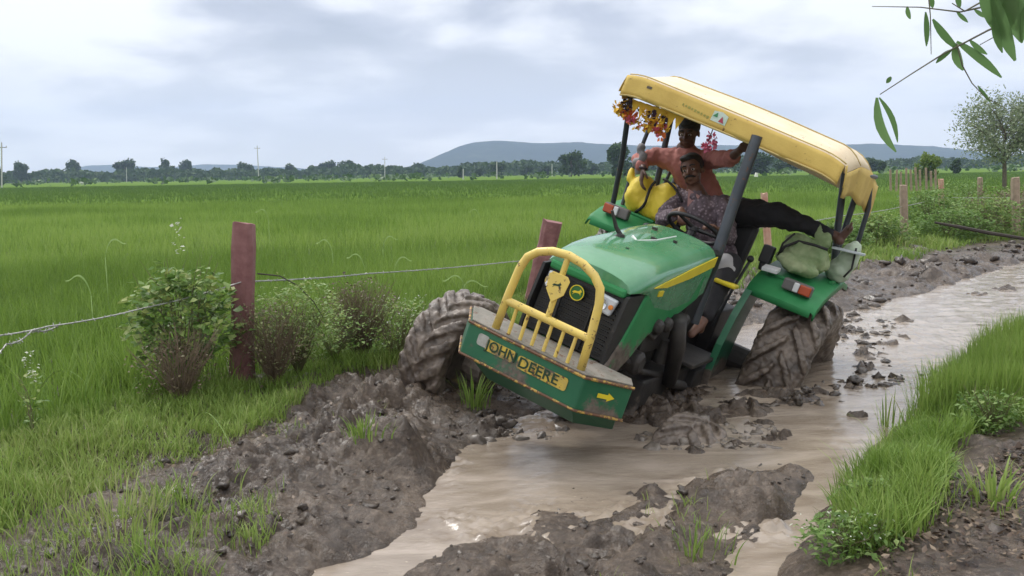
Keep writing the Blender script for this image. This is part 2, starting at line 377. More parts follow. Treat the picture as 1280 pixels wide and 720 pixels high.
wxs = np.concatenate([np.arange(-1.3, 4.2, .02), np.arange(4.2, 22, .06)]); wys = np.concatenate([np.arange(2.3, 7.4, .02), np.arange(7.4, 26, .06)])
water = gridmesh('water', wxs, wys, water_z, water_material(), keep=lambda X, Y, Z: terrain(X, Y) < WL + .03)
tag(water, kind='structure')

# ------------------------------------------------------------------ blades
def inside(P, x, y): return sdpoly(x, y, P) < 0
def blades(name, x, y, h, w, lean, m, label, segs=3, tint=None, base=None, droop=1.0, kind='stuff', parent=None, cat='grass', az=None):
    n = len(x); h = np.broadcast_to(h, n); w = np.broadcast_to(w, n); lean = np.broadcast_to(lean, n)
    z0 = (terrain(x, y) if base is None else np.broadcast_to(base, n)) - .012
    az = RNG.uniform(0, 2 * np.pi, n) if az is None else az
    fa = az + np.pi / 2 + RNG.normal(0, .5, n)
    vs = []
    t = np.linspace(0, 1, segs + 1)
    for k, tt in enumerate(t):
        out = lean * h * (tt ** 1.6) ; up = h * (tt - .35 * droop * lean * tt ** 3)
        cx, cy, cz = x + np.cos(az) * out, y + np.sin(az) * out, z0 + up
        ww = w * (1 - tt ** 2 * .75) / 2
        if k < segs:
            vs.append(np.stack([cx - np.cos(fa) * ww, cy - np.sin(fa) * ww, cz], 1)); vs.append(np.stack([cx + np.cos(fa) * ww, cy + np.sin(fa) * ww, cz], 1))
        else: vs.append(np.stack([cx, cy, cz], 1))
    nv = 2 * segs + 1
    Vv = np.stack(vs, 1).reshape(-1, 3); b = (np.arange(n) * nv)[:, None]
    q = [b + np.array([[2 * k, 2 * k + 1, 2 * k + 3, 2 * k + 2]]) for k in range(segs - 1)]
    quads = np.concatenate(q) if q else np.zeros((0, 4), int)
    tris = b + np.array([[2 * segs - 2, 2 * segs - 1, 2 * segs]])
    tv = RNG.uniform(0, 1, n) if tint is None else tint
    o = npmesh(name, Vv, [quads, tris] if len(quads) else [tris], m, tint=np.repeat(tv, nv), parent=parent)
    if kind: tag(o, label, cat if parent is None else None, kind=kind)
    return o
def in_view(x, y, m=.62): return (np.abs(x) < m * y + .6) & (y > 2.6)
def scatter(n, x0, x1, y0, y1): return RNG.uniform(x0, x1, n), RNG.uniform(y0, y1, n)

rice_m = leafmat('rice_leaf', [(.125, .215, .032), (.20, .315, .055), (.28, .39, .09)], transl=.4)
grass_m = leafmat('verge_grass_leaf', [(.11, .20, .03), (.19, .30, .055), (.29, .38, .10), (.40, .38, .20)], transl=.35)
far_rice_m = leafmat('far_rice_leaf', [(.11, .19, .036), (.145, .23, .048)], rough=1.0, transl=0)
# near rice in clumps
def rice_clumps(n, ylo, yhi, per, h, w, spread, segs, name, label, dpow=1.0):
    y = ylo * (yhi / ylo) ** (RNG.uniform(0, 1, n) ** dpow) if dpow != 1 else np.sqrt(RNG.uniform(ylo ** 2, yhi ** 2, n))
    x = RNG.uniform(-.62, .62, n) * y
    k = sdpoly(x, y, FIELD) < -.32; x, y = x[k], y[k]; n = len(x)
    ch = h * (.85 + .3 * fbm(x * .6, y * .6, 3, 90)) * RNG.uniform(.85, 1.12, n); ct = np.clip(.5 + 1.6 * (fbm(x * .25, y * .25, 4, 91) - .5) + RNG.normal(0, .16, n), 0, 1)
    X = np.repeat(x, per) + RNG.normal(0, spread, n * per); Y = np.repeat(y, per) + RNG.normal(0, spread, n * per)
    H = np.repeat(ch, per) * RNG.uniform(.7, 1.08, n * per); T = np.clip(np.repeat(ct, per) + RNG.normal(0, .2, n * per), 0, 1) * sstep(120, 20, np.repeat(y, per))
    return blades(name, X, Y, H, np.full(n * per, w) * RNG.uniform(.7, 1.3, n * per), RNG.uniform(.05, .55, n * per), far_rice_m if ylo > 40 else rice_m, label, segs, T, base=np.zeros(n * per) + .03)
rice_clumps(9500, 3.6, 15, 13, .50, .009, .045, 3, 'rice_crop', 'dense bright green young rice filling the paddy behind the wire fence')
rice_clumps(26000, 14, 48, 6, .52, .020, .10, 2, 'rice_crop', 'green rice of the middle paddy beyond the fence line')
rice_clumps(34000, 46, 190, 6, .36, .05, .4, 1, 'rice_crop', 'pale green rice far out towards the tree line')

def patch(poly, dens, hlo, hhi, w, name, label, tlo=0, thi=1, m=grass_m, clump=.6, seed=1, keepf=None, lean=(.15, .8), segs=3):
    P = np.array(poly); x0, y0 = P.min(0); x1, y1 = P.max(0); n = int((x1 - x0) * (y1 - y0) * dens)
    x, y = scatter(n, x0, x1, y0, y1); k = in_view(x, y); x, y = x[k], y[k]; d = sdpoly(x, y, poly); k = d < 0; x, y, d = x[k], y[k], d[k]; n = len(x)
    dn = fbm(x * 2.2, y * 2.2, 3, seed + 100)
    k = (d < 0) & (RNG.uniform(0, 1, n) < np.clip((dn - .5 * clump) * 2.6, 0, 1) * sstep(0, -.12, d)) & in_view(x, y) & (terrain(x, y) > WL + .005)
    if keepf is not None: k &= keepf(x, y)
    x, y, dn = x[k], y[k], dn[k]; n = len(x)
    h = hlo + (hhi - hlo) * np.clip(dn * 1.3 - .2, 0, 1) * RNG.uniform(.4, 1.15, n)
    t = np.clip(tlo + (thi - tlo) * (.5 + 1.1 * (fbm(x * 1.4, y * 1.4, 3, seed + 200) - .5) + RNG.normal(0, .2, n)), 0, 1)
    return blades(name, x, y, h, w * RNG.uniform(.6, 1.3, n), RNG.uniform(*lean, n), m, label, segs, t)
fence_off = lambda d: [(x + d * .86, y - d * .5) for x, y in FENCE]
G1 = [(-4.8, 2.2), (-3.4, 4.2), (-2.05, 6.45), (.1, 11.1), (3.4, 13.5), (7.6, 18.1), (12, 22.2), (30, 34), (34, 33), (13.5, 20.7), (8.6, 17.0), (4.6, 12.6), (1.2, 10.2), (-.35, 7.5), (-.78, 6.7), (-1.2, 6.35), (-1.3, 5.75), (-1.4, 5.2), (-1.75, 4.5), (-2.1, 3.8), (-2.6, 2.8)]
patch([q for q in G1 if q[1] < 12] , 5200, .06, .24, .006, 'verge_grass', 'bright short grass strip along the foot of the fence', .1, .75, clump=.15, seed=3)
patch([(.1, 11.1), (3.4, 13.5), (7.6, 18.1), (12, 22.2), (30, 34), (34, 33), (13.5, 20.7), (8.6, 17.0), (4.6, 12.6), (1.2, 10.2)], 420, .08, .34, .016, 'verge_grass', 'green roadside grass behind the tractor towards the thin tree', .1, .75, clump=.2, seed=5)
G1b = [(-4.8, 2.2), (-3.3, 4.3), (-1.98, 6.6), (.24, 11.3), (7.78, 18.4), (7.9, 17.9), (.5, 10.8), (-1.8, 6.1), (-3.2, 3.9)]
patch(G1b, 1500, .22, .48, .008, 'tall_grass', 'taller dark grass stems at the fence foot against the paddy', .0, .5, clump=.5, seed=4, lean=(.1, .6))
G2 = [(-3.2, 2.9), (-2.0, 4.05), (-1.45, 4.0), (-1.05, 4.15), (-.95, 3.6), (-1.2, 3.1)]
patch(G2, 4200, .04, .15, .005, 'dry_grass', 'sparse yellowish grass on the trampled mud at lower left', .15, .9, clump=.7, seed=9)
patch([(-2.6, 2.9), (-1.9, 4.3), (-1.5, 4.3), (-1.2, 3.9), (-1.0, 3.3), (-1.2, 2.9)], 3600, .06, .20, .006, 'verge_grass', 'brighter grass patches across the lower left mud', .1, .8, clump=.95, seed=51)
G2b = [(-1.9, 4.3), (-1.3, 5.1), (-.75, 5.6), (-.6, 5.1), (-.85, 4.3), (-1.2, 4.1)]
patch(G2b, 7500, .03, .13, .005, 'dry_grass', 'thin grass between the mud clods by the left pool bank', .1, .9, clump=.98, seed=12)
G3 = [(1.18, 3.2), (1.35, 3.9), (1.72, 4.5), (2.28, 5.3), (2.8, 6.0), (3.5, 6.9), (4.4, 7.7), (6.0, 9.3), (7.0, 9.0), (5.0, 6.6), (3.4, 5.2), (2.5, 4.72), (2.15, 4.35), (1.95, 3.9), (1.55, 3.3)]
patch(G3, 7500, .10, .32, .006, 'verge_grass', 'lush bright green grass clump on the right hand bank', .05, .6, clump=.25, seed=21, lean=(.1, .7))
G3b = [(2.15, 5.0), (2.8, 6.0), (3.6, 7.0), (5, 7.6), (4.4, 6.2), (3.2, 5.1)]
patch(G3b, 4600, .26, .50, .007, 'tall_grass', 'tall upright grass at the right edge of the track', .2, .6, clump=.3, seed=24, lean=(.05, .35))
patch([(1.2, 3.6), (1.75, 4.55), (2.3, 5.35), (2.85, 6.05), (2.95, 5.8), (2.4, 5.0), (1.9, 4.4), (1.45, 3.6)], 700, .22, .40, .005, 'tall_grass', 'long pale grass blades leaning over the water from the right bank', .4, .95, clump=.6, seed=41, lean=(.4, 1.0))
G3c = [(1.15, 2.9), (1.35, 3.5), (2.1, 4.2), (3.2, 4.95), (3.8, 4.8), (2.6, 2.9)]
patch(G3c, 1100, .05, .14, .006, 'dry_grass', 'scattered grass in the brown leaf litter at lower right', .2, 1.0, clump=1.1, seed=27)
G4 = [(.2, 3.0), (.1, 3.9), (.9, 4.35), (1.1, 4.3), (.7, 3.2)]
patch(G4, 1000, .03, .11, .005, 'dry_grass', 'thin weedy grass on the mud ridge between the pools', .3, .9, clump=1.15, seed=29)

# countable single tufts and weeds
def tuft(px, py, n, h, w, name, label, cat, tint=(.1, .6), lean=(.1, .7), r=.04, m=grass_m, z=.05, group=None):
    p = onz(px, py, z); x = p.x + RNG.normal(0, r, n); y = p.y + RNG.normal(0, r, n)
    az = np.arctan2(y - p.y, x - p.x); gz = terrain(np.array([p.x]), np.array([p.y]))[0]; gz = max(gz, WL - .03)
    o = blades(name, x - p.x, y - p.y, RNG.uniform(.5, 1.1, n) * h, w, RNG.uniform(*lean, n), m, label, 4, RNG.uniform(*tint, n), base=np.zeros(n), kind=None, az=az)
    o.location = (p.x, p.y, gz); return tag(o, label, cat, group)
tuft(592, 522, 60, .26, .009, 'grass_tuft', 'leafy green tuft growing beside the front tyre at the mud edge', 'grass tuft')
tuft(1108, 530, 9, .30, .012, 'grass_tuft', 'thin grass tuft standing alone in the track water', 'grass tuft', lean=(.02, .25), r=.015)
tuft(455, 590, 70, .12, .008, 'grass_tuft', 'small bright tuft behind the big dark mud lump', 'grass tuft', r=.06)
tuft(865, 690, 60, .13, .007, 'grass_tuft', 'little green tuft on the mud ridge at the bottom', 'grass tuft', r=.07)
tuft(690, 600, 0 + 12, .05, .006, 'grass_tuft', 'tiny tuft at the near tip of the pool', 'grass tuft', r=.03) if False else None
tuft(150, 690, 160, .16, .006, 'grass_tuft', 'loose pale grass tuft in the bottom left corner mud', 'grass tuft', tint=(.4, 1), r=.16)
tuft(1240, 668, 50, .18, .012, 'grass_tuft', 'yellow green broad bladed tuft at the lower right edge', 'grass tuft', tint=(.3, .8), r=.05)
for i, (px, py, az0, L, lab) in enumerate([(10, 575, .2, .7, 'long pale arching blade leaning over the verge at far left'), (205, 560, .4, .42, 'curled pale blade arching above the verge grass'), (300, 575, 2.9, .4, 'second curled pale blade right of the first arching one')]):
    bm = bmesh.new(); p = onz(px, py, .1); pts = []
    for k in range(14):
        t = k / 13; pts.append((math.cos(az0) * L * .75 * t, math.sin(az0) * L * .3 * t, L * (.75 * math.sin(t * 2.5))))
    vs = [(bm.verts.new(Vector(q) + Vector((0, -.008 * (1 - (k / 13) ** 2), .003))), bm.verts.new(Vector(q) + Vector((0, .008 * (1 - (k / 13) ** 2), 0)))) for k, q in enumerate(pts)]
    for a, b in zip(vs, vs[1:]): bm.faces.new((a[0], a[1], b[1], b[0]))
    o = obj('arching_reed', bm, mat('pale_blade', (.28, .40, .12), (.20, .32, .08), rough=.5), smooth=True); o.location = (p.x, p.y, .06); tag(o, lab, 'reed')

for i, (px, py, Y, h, sgn) in enumerate([(600, 262, 19, .34, -1), (478, 296, 13.5, .30, 1), (572, 352, 9.6, .42, 1), (584, 345, 9.8, .36, -1), (455, 318, 11.5, .3, -1), (415, 300, 12.5, .3, -1), (130, 300, 9.5, .3, 1), (335, 262, 16, .3, -1), (492, 322, 11, .3, 1), (175, 352, 8.0, .28, 1), (112, 345, 8.3, .3, -1), (695, 372, 9.0, .3, 1)]):
    bm = bmesh.new(); p = at(px, py, Y); vs = []
    for k in range(12):
        t = k / 11; q = Vector((sgn * h * .75 * t ** 1.4, 0, -h * .6 + h * (math.sin(min(1, t * 1.15) * 2.3)) * .62)); ww = .010 * (1 - t * t) + .001
        vs.append((bm.verts.new(q + Vector((0, 0, -ww))), bm.verts.new(q + Vector((0, .006, ww)))))
    for a, b in zip(vs, vs[1:]): bm.faces.new((a[0], a[1], b[1], b[0]))
    tube(bm, [(0, 0, -p.z + .05), (0, 0, -h * .6)], .004, 4)
    o = obj('arching_reed', bm, mat('pale_blade', (.28, .40, .12), (.20, .32, .08), rough=.5), smooth=True); o.location = p; tag(o, 'pale arching weed blade standing above the rice', 'reed', 'pale weed blades above the rice')
# ------------------------------------------------------------------ leafy weeds and dry bushes by the fence
def leaf_cloud(n, center, size, lsz, m, parent, name, tint=(0, 1), up=.4, shape=None, aspect=.6):
    """n small folded leaves spread through an uneven volume"""
    P = RNG.normal(0, 1, (n, 3)); P /= np.linalg.norm(P, axis=1)[:, None]; P *= (RNG.uniform(.25, 1, (n, 1)) ** .5)
    P *= 1 + .35 * (fbm(P[:, :1] * 3 + 5, P[:, 2:] * 3, 2, 55) - .5) * 2
    P = P * np.array(size) + np.array(center)
    if shape is not None: P = shape(P)
    az = RNG.uniform(0, 2 * np.pi, n); el = RNG.uniform(-.6, .8, n); s = lsz * RNG.uniform(.5, 1.25, n)
    d = np.stack([np.cos(az) * np.cos(el), np.sin(az) * np.cos(el), np.sin(el)], 1)
    u = np.cross(d, np.array([0, 0, 1.0])); u /= np.linalg.norm(u, axis=1)[:, None] + 1e-9
    u = u + RNG.normal(0, .35, (n, 3)); S = s[:, None]
    a = P; b = P + d * S * .45 + u * S * aspect * .5 + np.array([0, 0, .06]) * S; c = P + d * S - np.array([0, 0, .15]) * S; e = P + d * S * .45 - u * S * aspect * .5 + np.array([0, 0, .06]) * S
    Vv = np.stack([a, b, c, e], 1).reshape(-1, 3); i = (np.arange(n) * 4)[:, None]
    F = np.concatenate([i + np.array([[0, 1, 2]]), i + np.array([[0, 2, 3]])])
    return npmesh(name, Vv, F, m, parent=parent, tint=np.repeat(RNG.uniform(*tint, n), 4))
def stems(n, h, spread, r, m, parent, name='stem', branch=3, jitter=.12):
    bm = bmesh.new()
    for k in range(n):
        az = random.uniform(0, 6.28); sp = spread * random.uniform(.2, 1); H = h * random.uniform(.6, 1)
        pts = [Vector((math.cos(az) * sp * t ** 1.1 + random.gauss(0, jitter * .12) * t, math.sin(az) * sp * t ** 1.1 + random.gauss(0, jitter * .12) * t, H * t)) for t in (0, .25, .5, .75, 1)]
        tube(bm, pts, [r, r * .85, r * .65, r * .45, r * .2], 5, False)
        for b in range(branch):
            i = random.choice((1, 2, 3)); q = pts[i]; a2 = az + random.uniform(-1.6, 1.6); l = H * random.uniform(.15, .4)
            e = q + Vector((math.cos(a2) * l * .6, math.sin(a2) * l * .6, l * .8)); mid = (q + e) / 2 + Vector((0, 0, -l * .08))
            tube(bm, [q, mid, e], [r * .5, r * .35, r * .12], 4, False)
    return obj(name, bm, m, parent)
leaf_pale = leafmat('weed_leaf', [(.08, .16, .03), (.15, .26, .06), (.24, .34, .11), (.30, .34, .10)])
leaf_dry = leafmat('dry_twiglet', [(.10, .075, .05), (.16, .12, .075), (.20, .20, .09), (.12, .17, .05)], transl=.2)
leaf_white = leafmat('white_flower', [(.45, .48, .38), (.70, .72, .62)], transl=.3)
stalk = mat('stalk', (.12, .14, .05), (.16, .12, .07), 12, .7)
twig = mat('dry_twig', (.13, .09, .06), (.20, .15, .10), 12, .8)
def plant(px, py, name, label, cat, group=None, z=.08):
    p = onz(px, py, z); return empty(name, V(p.x, p.y, max(terrain(np.array([p.x]), np.array([p.y]))[0], .03)), label, cat, group)
w = plant(235, 512, 'leafy_weed', 'tall broad leaved weed bush just left of the red stone fence post', 'weed')
stems(22, .88, .34, .006, stalk, w, branch=4); leaf_cloud(1500, (0, 0, .46), (.36, .26, .38), .062, leaf_pale, w, 'foliage', aspect=.75); leaf_cloud(26, (0, 0, 1.0), (.04, .04, .16), .03, leaf_white, w, 'flower_spike')['kind'] = 'stuff'
w = plant(228, 530, 'dry_bush', 'brown dry bush under the broad leaved weed left of the post', 'bush')
stems(60, .55, .32, .004, twig, w, branch=5); leaf_cloud(500, (0, 0, .25), (.30, .24, .22), .022, leaf_dry, w, 'foliage', tint=(0, .6))
w = plant(345, 505, 'dry_bush', 'greyish brown twiggy bush just right of the red stone post', 'bush')
stems(90, .62, .28, .0035, twig, w, branch=6); leaf_cloud(1400, (0, 0, .36), (.26, .22, .30), .022, leaf_dry, w, 'foliage', tint=(.0, 1))
w = plant(375, 495, 'leafy_weed', 'pale green bushy weed growing behind the twiggy bush right of the post', 'weed')
stems(40, .60, .30, .004, stalk, w, branch=5); leaf_cloud(2300, (0, 0, .40), (.32, .26, .30), .028, leaf_pale, w, 'foliage', tint=(.3, 1))
w = plant(452, 470, 'dry_bush', 'rounded purplish brown dry bush midway between post and tractor wheel', 'bush')
stems(130, .66, .34, .0035, twig, w, branch=6); leaf_cloud(1500, (0, 0, .38), (.32, .28, .32), .022, leaf_dry, w, 'foliage', tint=(0, .45))
w = plant(500, 468, 'flowering_weed', 'light green weed dotted with tiny white flowers by the tractor front tyre', 'weed')
stems(50, .50, .30, .004, stalk, w, branch=5); leaf_cloud(1300, (0, 0, .30), (.36, .26, .24), .03, leaf_pale, w, 'foliage', tint=(.2, 1)); leaf_cloud(240, (0, 0, .36), (.36, .26, .24), .018, leaf_white, w, 'flower_spike')['kind'] = 'stuff'
w = plant(420, 480, 'leafy_weed', 'low pale weed tangled between the two dry bushes', 'weed')
stems(30, .4, .3, .004, stalk, w, branch=4); leaf_cloud(800, (0, 0, .22), (.3, .25, .2), .03, leaf_pale, w, 'foliage', tint=(.2, .9))
w = plant(48, 585, 'flowering_weed', 'slim weed with pale flower spike at the far left of the verge', 'weed')
stems(3, .42, .05, .004, stalk, w, branch=3); leaf_cloud(60, (0, 0, .25), (.05, .05, .2), .035, leaf_pale, w, 'foliage'); leaf_cloud(50, (.0, 0, .42), (.03, .03, .10), .018, leaf_white, w, 'flower_spike')['kind'] = 'stuff'
# leafy right bank weeds
for i, (px, py, sx, hh, nn, lab) in enumerate([(1090, 640, .15, .09, 500, 'broad leaved green weed cushion over the right bank edge'), (1150, 600, .15, .10, 450, 'fresh green weed cushion higher up the right bank'), (1240, 545, .20, .17, 600, 'tall leafy weed by the right edge of the track'),
                                        (1055, 690, .18, .12, 600, 'low weed with small pale flowers at the lower right bank')]):
    w = plant(px, py, 'leafy_weed', lab, 'weed', z=.15); stems(25, hh * 1.6, sx, .003, stalk, w, branch=3); leaf_cloud(nn, (0, 0, hh * .6), (sx, sx * .8, hh * .8), .035, leaf_pale, w, 'foliage', tint=(0, .75), aspect=.45)
    if i == 3: leaf_cloud(60, (0, 0, hh), (sx, sx * .8, hh * .5), .014, leaf_white, w, 'flower_spike')['kind'] = 'stuff'
# weeds along the fence on the right, mid distance
for i, (X, Y, s, hh, dry) in enumerate([(5.6, 15.9, .45, .6, 0), (6.7, 16.9, .5, .7, 1), (8.6, 18.0, .6, .7, 0), (9.6, 18.6, .6, .9, 1), (10.6, 19.8, .7, 1.0, 2), (11.6, 20.4, .7, 1.1, 2), (12.6, 21.2, .8, 1.2, 1), (13.6, 22.4, .9, 1.1, 0), (14.6, 24.0, .9, 1.3, 2), (4.9, 14.6, .35, .5, 0), (9.8, 21.5, .7, 1.0, 0), (12.2, 25, 1.0, 1.1, 0)]):
    lab = ['green leafy weed %s along the right hand fence', 'yellowish weed thicket %s along the right hand fence', 'brown dry weed thicket %s along the right hand fence'][dry] % ['nearest the tractor', 'second from the tractor', 'beside the pale wooden post', 'past the pale wooden post', 'in front of the reddish post', 'behind the reddish post', 'before the thin tree', 'under the thin tree', 'at the far right edge', 'lowest and closest to the canopy', 'just inside the paddy', 'deeper in the paddy'][i]
    w = empty('roadside_weed', V(X, Y, .06), lab, 'weed', 'weeds along the right hand fence')
    stems(40, hh, s * .8, .008, twig if dry == 2 else stalk, w, branch=3)
    leaf_cloud(2600, (0, 0, hh * .5), (s * 1.25, s, hh * .55), .075 if dry != 2 else .06, leaf_dry if dry == 2 else leaf_pale, w, 'foliage', tint=(.1, .9) if dry else (0, .6))
# bent dead stick leaning over the right verge + corn-like plant
bm = bmesh.new(); tube(bm, [at(1168, 278, 16.8), at(1200, 284, 16.6), at(1235, 291, 16.6), at(1285, 299, 16.6)], [.02, .035, .035, .03], 7)
tag(obj('dead_branch', bm, mat('dark_wood', (.05, .04, .03), rough=.8)), 'dark bent branch lying across the weeds at right', 'branch')

# ------------------------------------------------------------------ clods
def clod_mesh(n, poly, smin, smax, name, label, m, prob=None, zoff=0):
    P = np.array(poly); x, y = scatter(n * 4, P[:, 0].min(), P[:, 0].max(), P[:, 1].min(), P[:, 1].max())
    k = (sdpoly(x, y, poly) < 0); x, y = x[k][:n], y[k][:n]; n = len(x)
    bm = bmesh.new(); bmesh.ops.create_icosphere(bm, subdivisions=2, radius=1); bm.verts.ensure_lookup_table()
    bv = np.array([v.co[:] for v in bm.verts]); bf = np.array([[v.index for v in f.verts] for f in bm.faces]); bm.free()
    s = smin + (smax - smin) * RNG.uniform(0, 1, n) ** 5
    base = np.repeat(bv[None], n, 0)
    ph = RNG.uniform(0, 50, (n, 1))
    f = 1 + 1.15 * (fbm(base[..., 0] * 1.5 + ph, base[..., 1] * 1.5 + base[..., 2] * 2.1 + ph, 3, 5) - .5) * 2
    base = base * f[..., None] * np.stack([RNG.uniform(.7, 1.4, n), RNG.uniform(.7, 1.3, n), RNG.uniform(.5, .95, n)], 1)[:, None] * s[:, None, None]
    a = RNG.uniform(0, 6.28, n); c_, s_ = np.cos(a)[:, None], np.sin(a)[:, None]
    X = base[..., 0] * c_ - base[..., 1] * s_ + x[:, None]; Y = base[..., 0] * s_ + base[..., 1] * c_ + y[:, None]
    Z = base[..., 2] + (np.maximum(terrain(x, y), WL - .01) - s * .05 + zoff)[:, None]
    vs = np.stack([X, Y, Z], -1).reshape(-1, 3); F = (np.arange(n) * len(bv))[:, None, None] + bf[None]
    return tag(npmesh(name, vs, F.reshape(-1, 3), m), label, 'mud', kind='stuff')
clod_m = mat('mud_clod', (.028, .021, .016), (.12, .095, .075), 14, .24, bump=.9, bscale=40)
LB = [(-2.2, 3.2), (-.9, 3.3), (-.55, 4.0), (-.5, 4.7), (-.25, 5.3), (0, 5.6), (.2, 6.5), (-.6, 6.6), (-1.2, 6.2), (-1.4, 5.4), (-1.9, 4.5)]
clod_mesh(520, LB, .006, .034, 'mud_clods', 'broken dark mud clods on the left bank', clod_m)
clod_mesh(240, [(-.6, 3.2), (-.3, 3.75), (.14, 4.35), (.9, 4.65), (1.6, 5.05), (1.7, 4.8), (1.1, 3.9), (.7, 3.2)], .005, .026, 'mud_clods', 'small mud crumbs on the ridge between the pools', clod_m)
clod_mesh(700, [(1.4, 6.0), (2.1, 5.95), (2.9, 6.5), (3.1, 7.6), (3.9, 9.2), (3.6, 9.8), (2.4, 9.0), (2.9, 7.4), (2.4, 6.7), (1.6, 6.4)], .008, .055, 'mud_clods', 'churned mud lumps thrown around the rear tyre', clod_m)
clod_mesh(260, [(.75, 5.05), (1.5, 5.05), (1.6, 5.5), (1.0, 5.55), (.7, 5.35)], .01, .05, 'mud_clods', 'grey wet mud pushed up by the buried front tyre', mat('wet_clod', (.13, .108, .09), (.21, .18, .15), 9, .3, bump=.6, bscale=30))
clod_mesh(120, [(-.25, 5.25), (.35, 5.3), (.4, 5.7), (-.1, 5.65)], .01, .05, 'mud_clods', 'wet mud lumps under the front bumper', MATS['wet_clod'])
clod_mesh(700, [(2.6, 9.3), (3.9, 10.1), (5.1, 11.4), (8.3, 14.9), (14, 20.2), (13, 20.4), (8.4, 16.6), (4.4, 12.4), (1.5, 9.8)], .02, .10, 'mud_clods', 'rough mud clods along the far left bank of the track', clod_m)
clod_mesh(260, [(1.5, 3.2), (2.2, 4.2), (3.0, 4.85), (3.6, 4.9), (2.8, 3.4)], .008, .045, 'mud_clods', 'crumbly mud on the right bank', clod_m)
clod_mesh(160, [(1.0, 4.7), (1.9, 5.0), (3.2, 6.6), (4.6, 8.2), (5.5, 10.4), (3.0, 8.2), (1.9, 6.0)], .006, .02, 'mud_clods', 'scattered crumbs floating in the churned track water', clod_m)
# brown fallen leaves in the litter at lower right and on the water
def litter(n, poly, sz, name, label):
    P = np.array(poly); x, y = scatter(n * 4, P[:, 0].min(), P[:, 0].max(), P[:, 1].min(), P[:, 1].max()); k = sdpoly(x, y, poly) < 0; x, y = x[k][:n], y[k][:n]; n = len(x)
    z = np.maximum(terrain(x, y), WL) + RNG.uniform(.004, .03, n); a = RNG.uniform(0, 6.28, n); s = sz * RNG.uniform(.4, 1.2, n); t = RNG.normal(0, .3, n)
    d = np.stack([np.cos(a), np.sin(a), t], 1) * s[:, None]; u = np.stack([-np.sin(a), np.cos(a), RNG.normal(0, .4, n)], 1) * s[:, None] * .3; C = np.stack([x, y, z], 1)
    Vv = np.stack([C - d * .5, C + u, C + d * .5 + np.array([0, 0, .004]), C - u], 1).reshape(-1, 3); i = (np.arange(n) * 4)[:, None]
    return tag(npmesh(name, Vv, np.concatenate([i + np.array([[0, 1, 2]]), i + np.array([[0, 2, 3]])]), leafmat('litter_' + name, [(.04, .028, .02), (.09, .06, .042), (.15, .105, .07), (.26, .2, .14)], transl=.1), tint=np.repeat(RNG.uniform(0, 1, n) ** 1.6, 4)), label, 'leaf litter', kind='stuff')
litter(3600, [(1.15, 3.0), (1.5, 3.5), (2.1, 4.1), (2.9, 4.85), (3.9, 5.4), (3.9, 4.6), (2.8, 3.2)], .036, 'leaf_litter', 'brown fallen leaves covering the right bank')
litter(260, [(-1.9, 3.4), (-.9, 3.5), (-.6, 4.6), (-.4, 5.2), (-1.2, 5.8), (-1.8, 4.8)], .035, 'straw_litter', 'pale straw bits lying on the left mud bank')

# ------------------------------------------------------------------ fence
stone = mat('red_stone', (.20, .085, .085), (.30, .15, .145), 9, .85, bump=.8, bscale=30)
wood = mat('weathered_wood', (.36, .28, .20), (.24, .18, .13), 9, .85, bump=.5, bscale=40)
def post(name, base, top, w, m, label, group='fence posts along the paddy'):
    base, top = Vector(base), Vector(top); d = top - base; Lh = d.length; bm = bmesh.new(); n = 9
    rot = Vector((0, 0, 1)).rotation_difference(d.normalized()).to_matrix()
    rings = []
    for k in range(n + 1):
        t = k / n; ww = w * (1.05 - .12 * t) * random.uniform(.95, 1.05); ring = []
        for sx, sy in ((-1, -.6), (-.6, -1), (.6, -1), (1, -.6), (1, .6), (.6, 1), (-.6, 1), (-1, .6)):
            ring.append(bm.verts.new(rot @ Vector((sx * ww / 2 + random.gauss(0, w * .02), sy * ww / 2 + random.gauss(0, w * .02), t * Lh + (random.gauss(0, .012) if k == n else 0)))))
        rings.append(ring)
    for a, b in zip(rings, rings[1:]):
        for i in range(8): bm.faces.new((a[i], a[(i + 1) % 8], b[(i + 1) % 8], b[i]))
    bm.faces.new(rings[-1]); bm.faces.new(rings[0][::-1])
    o = obj(name, bm, m, bevel=.006, M=Matrix.Translation(base)); return tag(o, label, 'fence post', group)
P1b = onz(300, 505, .05); P1t = at(305, 279, P1b.y)
post('fence_post', P1b - V(0, 0, .2), P1t, .145, stone, 'thick reddish stone fence post standing in the weeds at left')
P2b = at(659, 388, 9.6); P2t = at(691, 276, 9.6); post('fence_post', P2b - V(0, 0, .2), P2t, .21, stone, 'leaning reddish stone post behind the yellow bumper guard')
P3t = at(955, 241, 13.4); P3b = at(963, 350, 13.4); post('fence_post', P3b, P3t, .10, mat('pink_stone', (.45, .22, .16), (.55, .36, .27), 6, .85), 'pinkish post glimpsed behind the rear passenger')
P4b = onz(1131, 310, .05); P4t = at(1129, 231, P4b.y); post('fence_post', P4b, P4t, .13, wood, 'pale wooden post right of the yellow canopy')
P5b = onz(1270, 300, .05); P5t = at(1269, 222, P5b.y); post('fence_post', P5b, P5t, .15, wood, 'wooden post near the right edge below the thin tree')
P6b = at(1178, 285, 26); P6t = at(1176, 224, 26); post('fence_post', P6b, P6t, .14, mat('pink_stone', (.45, .22, .16)), 'reddish post standing among weeds right of the pale post')
P7b = at(1226, 280, 25); P7t = at(1225, 222, 25); post('fence_post', P7b, P7t, .13, wood, 'faded wooden post left of the thin tree trunk')
pal = ['first', 'second', 'third', 'fourth', 'fifth', 'sixth', 'seventh', 'eighth', 'ninth', 'tenth']
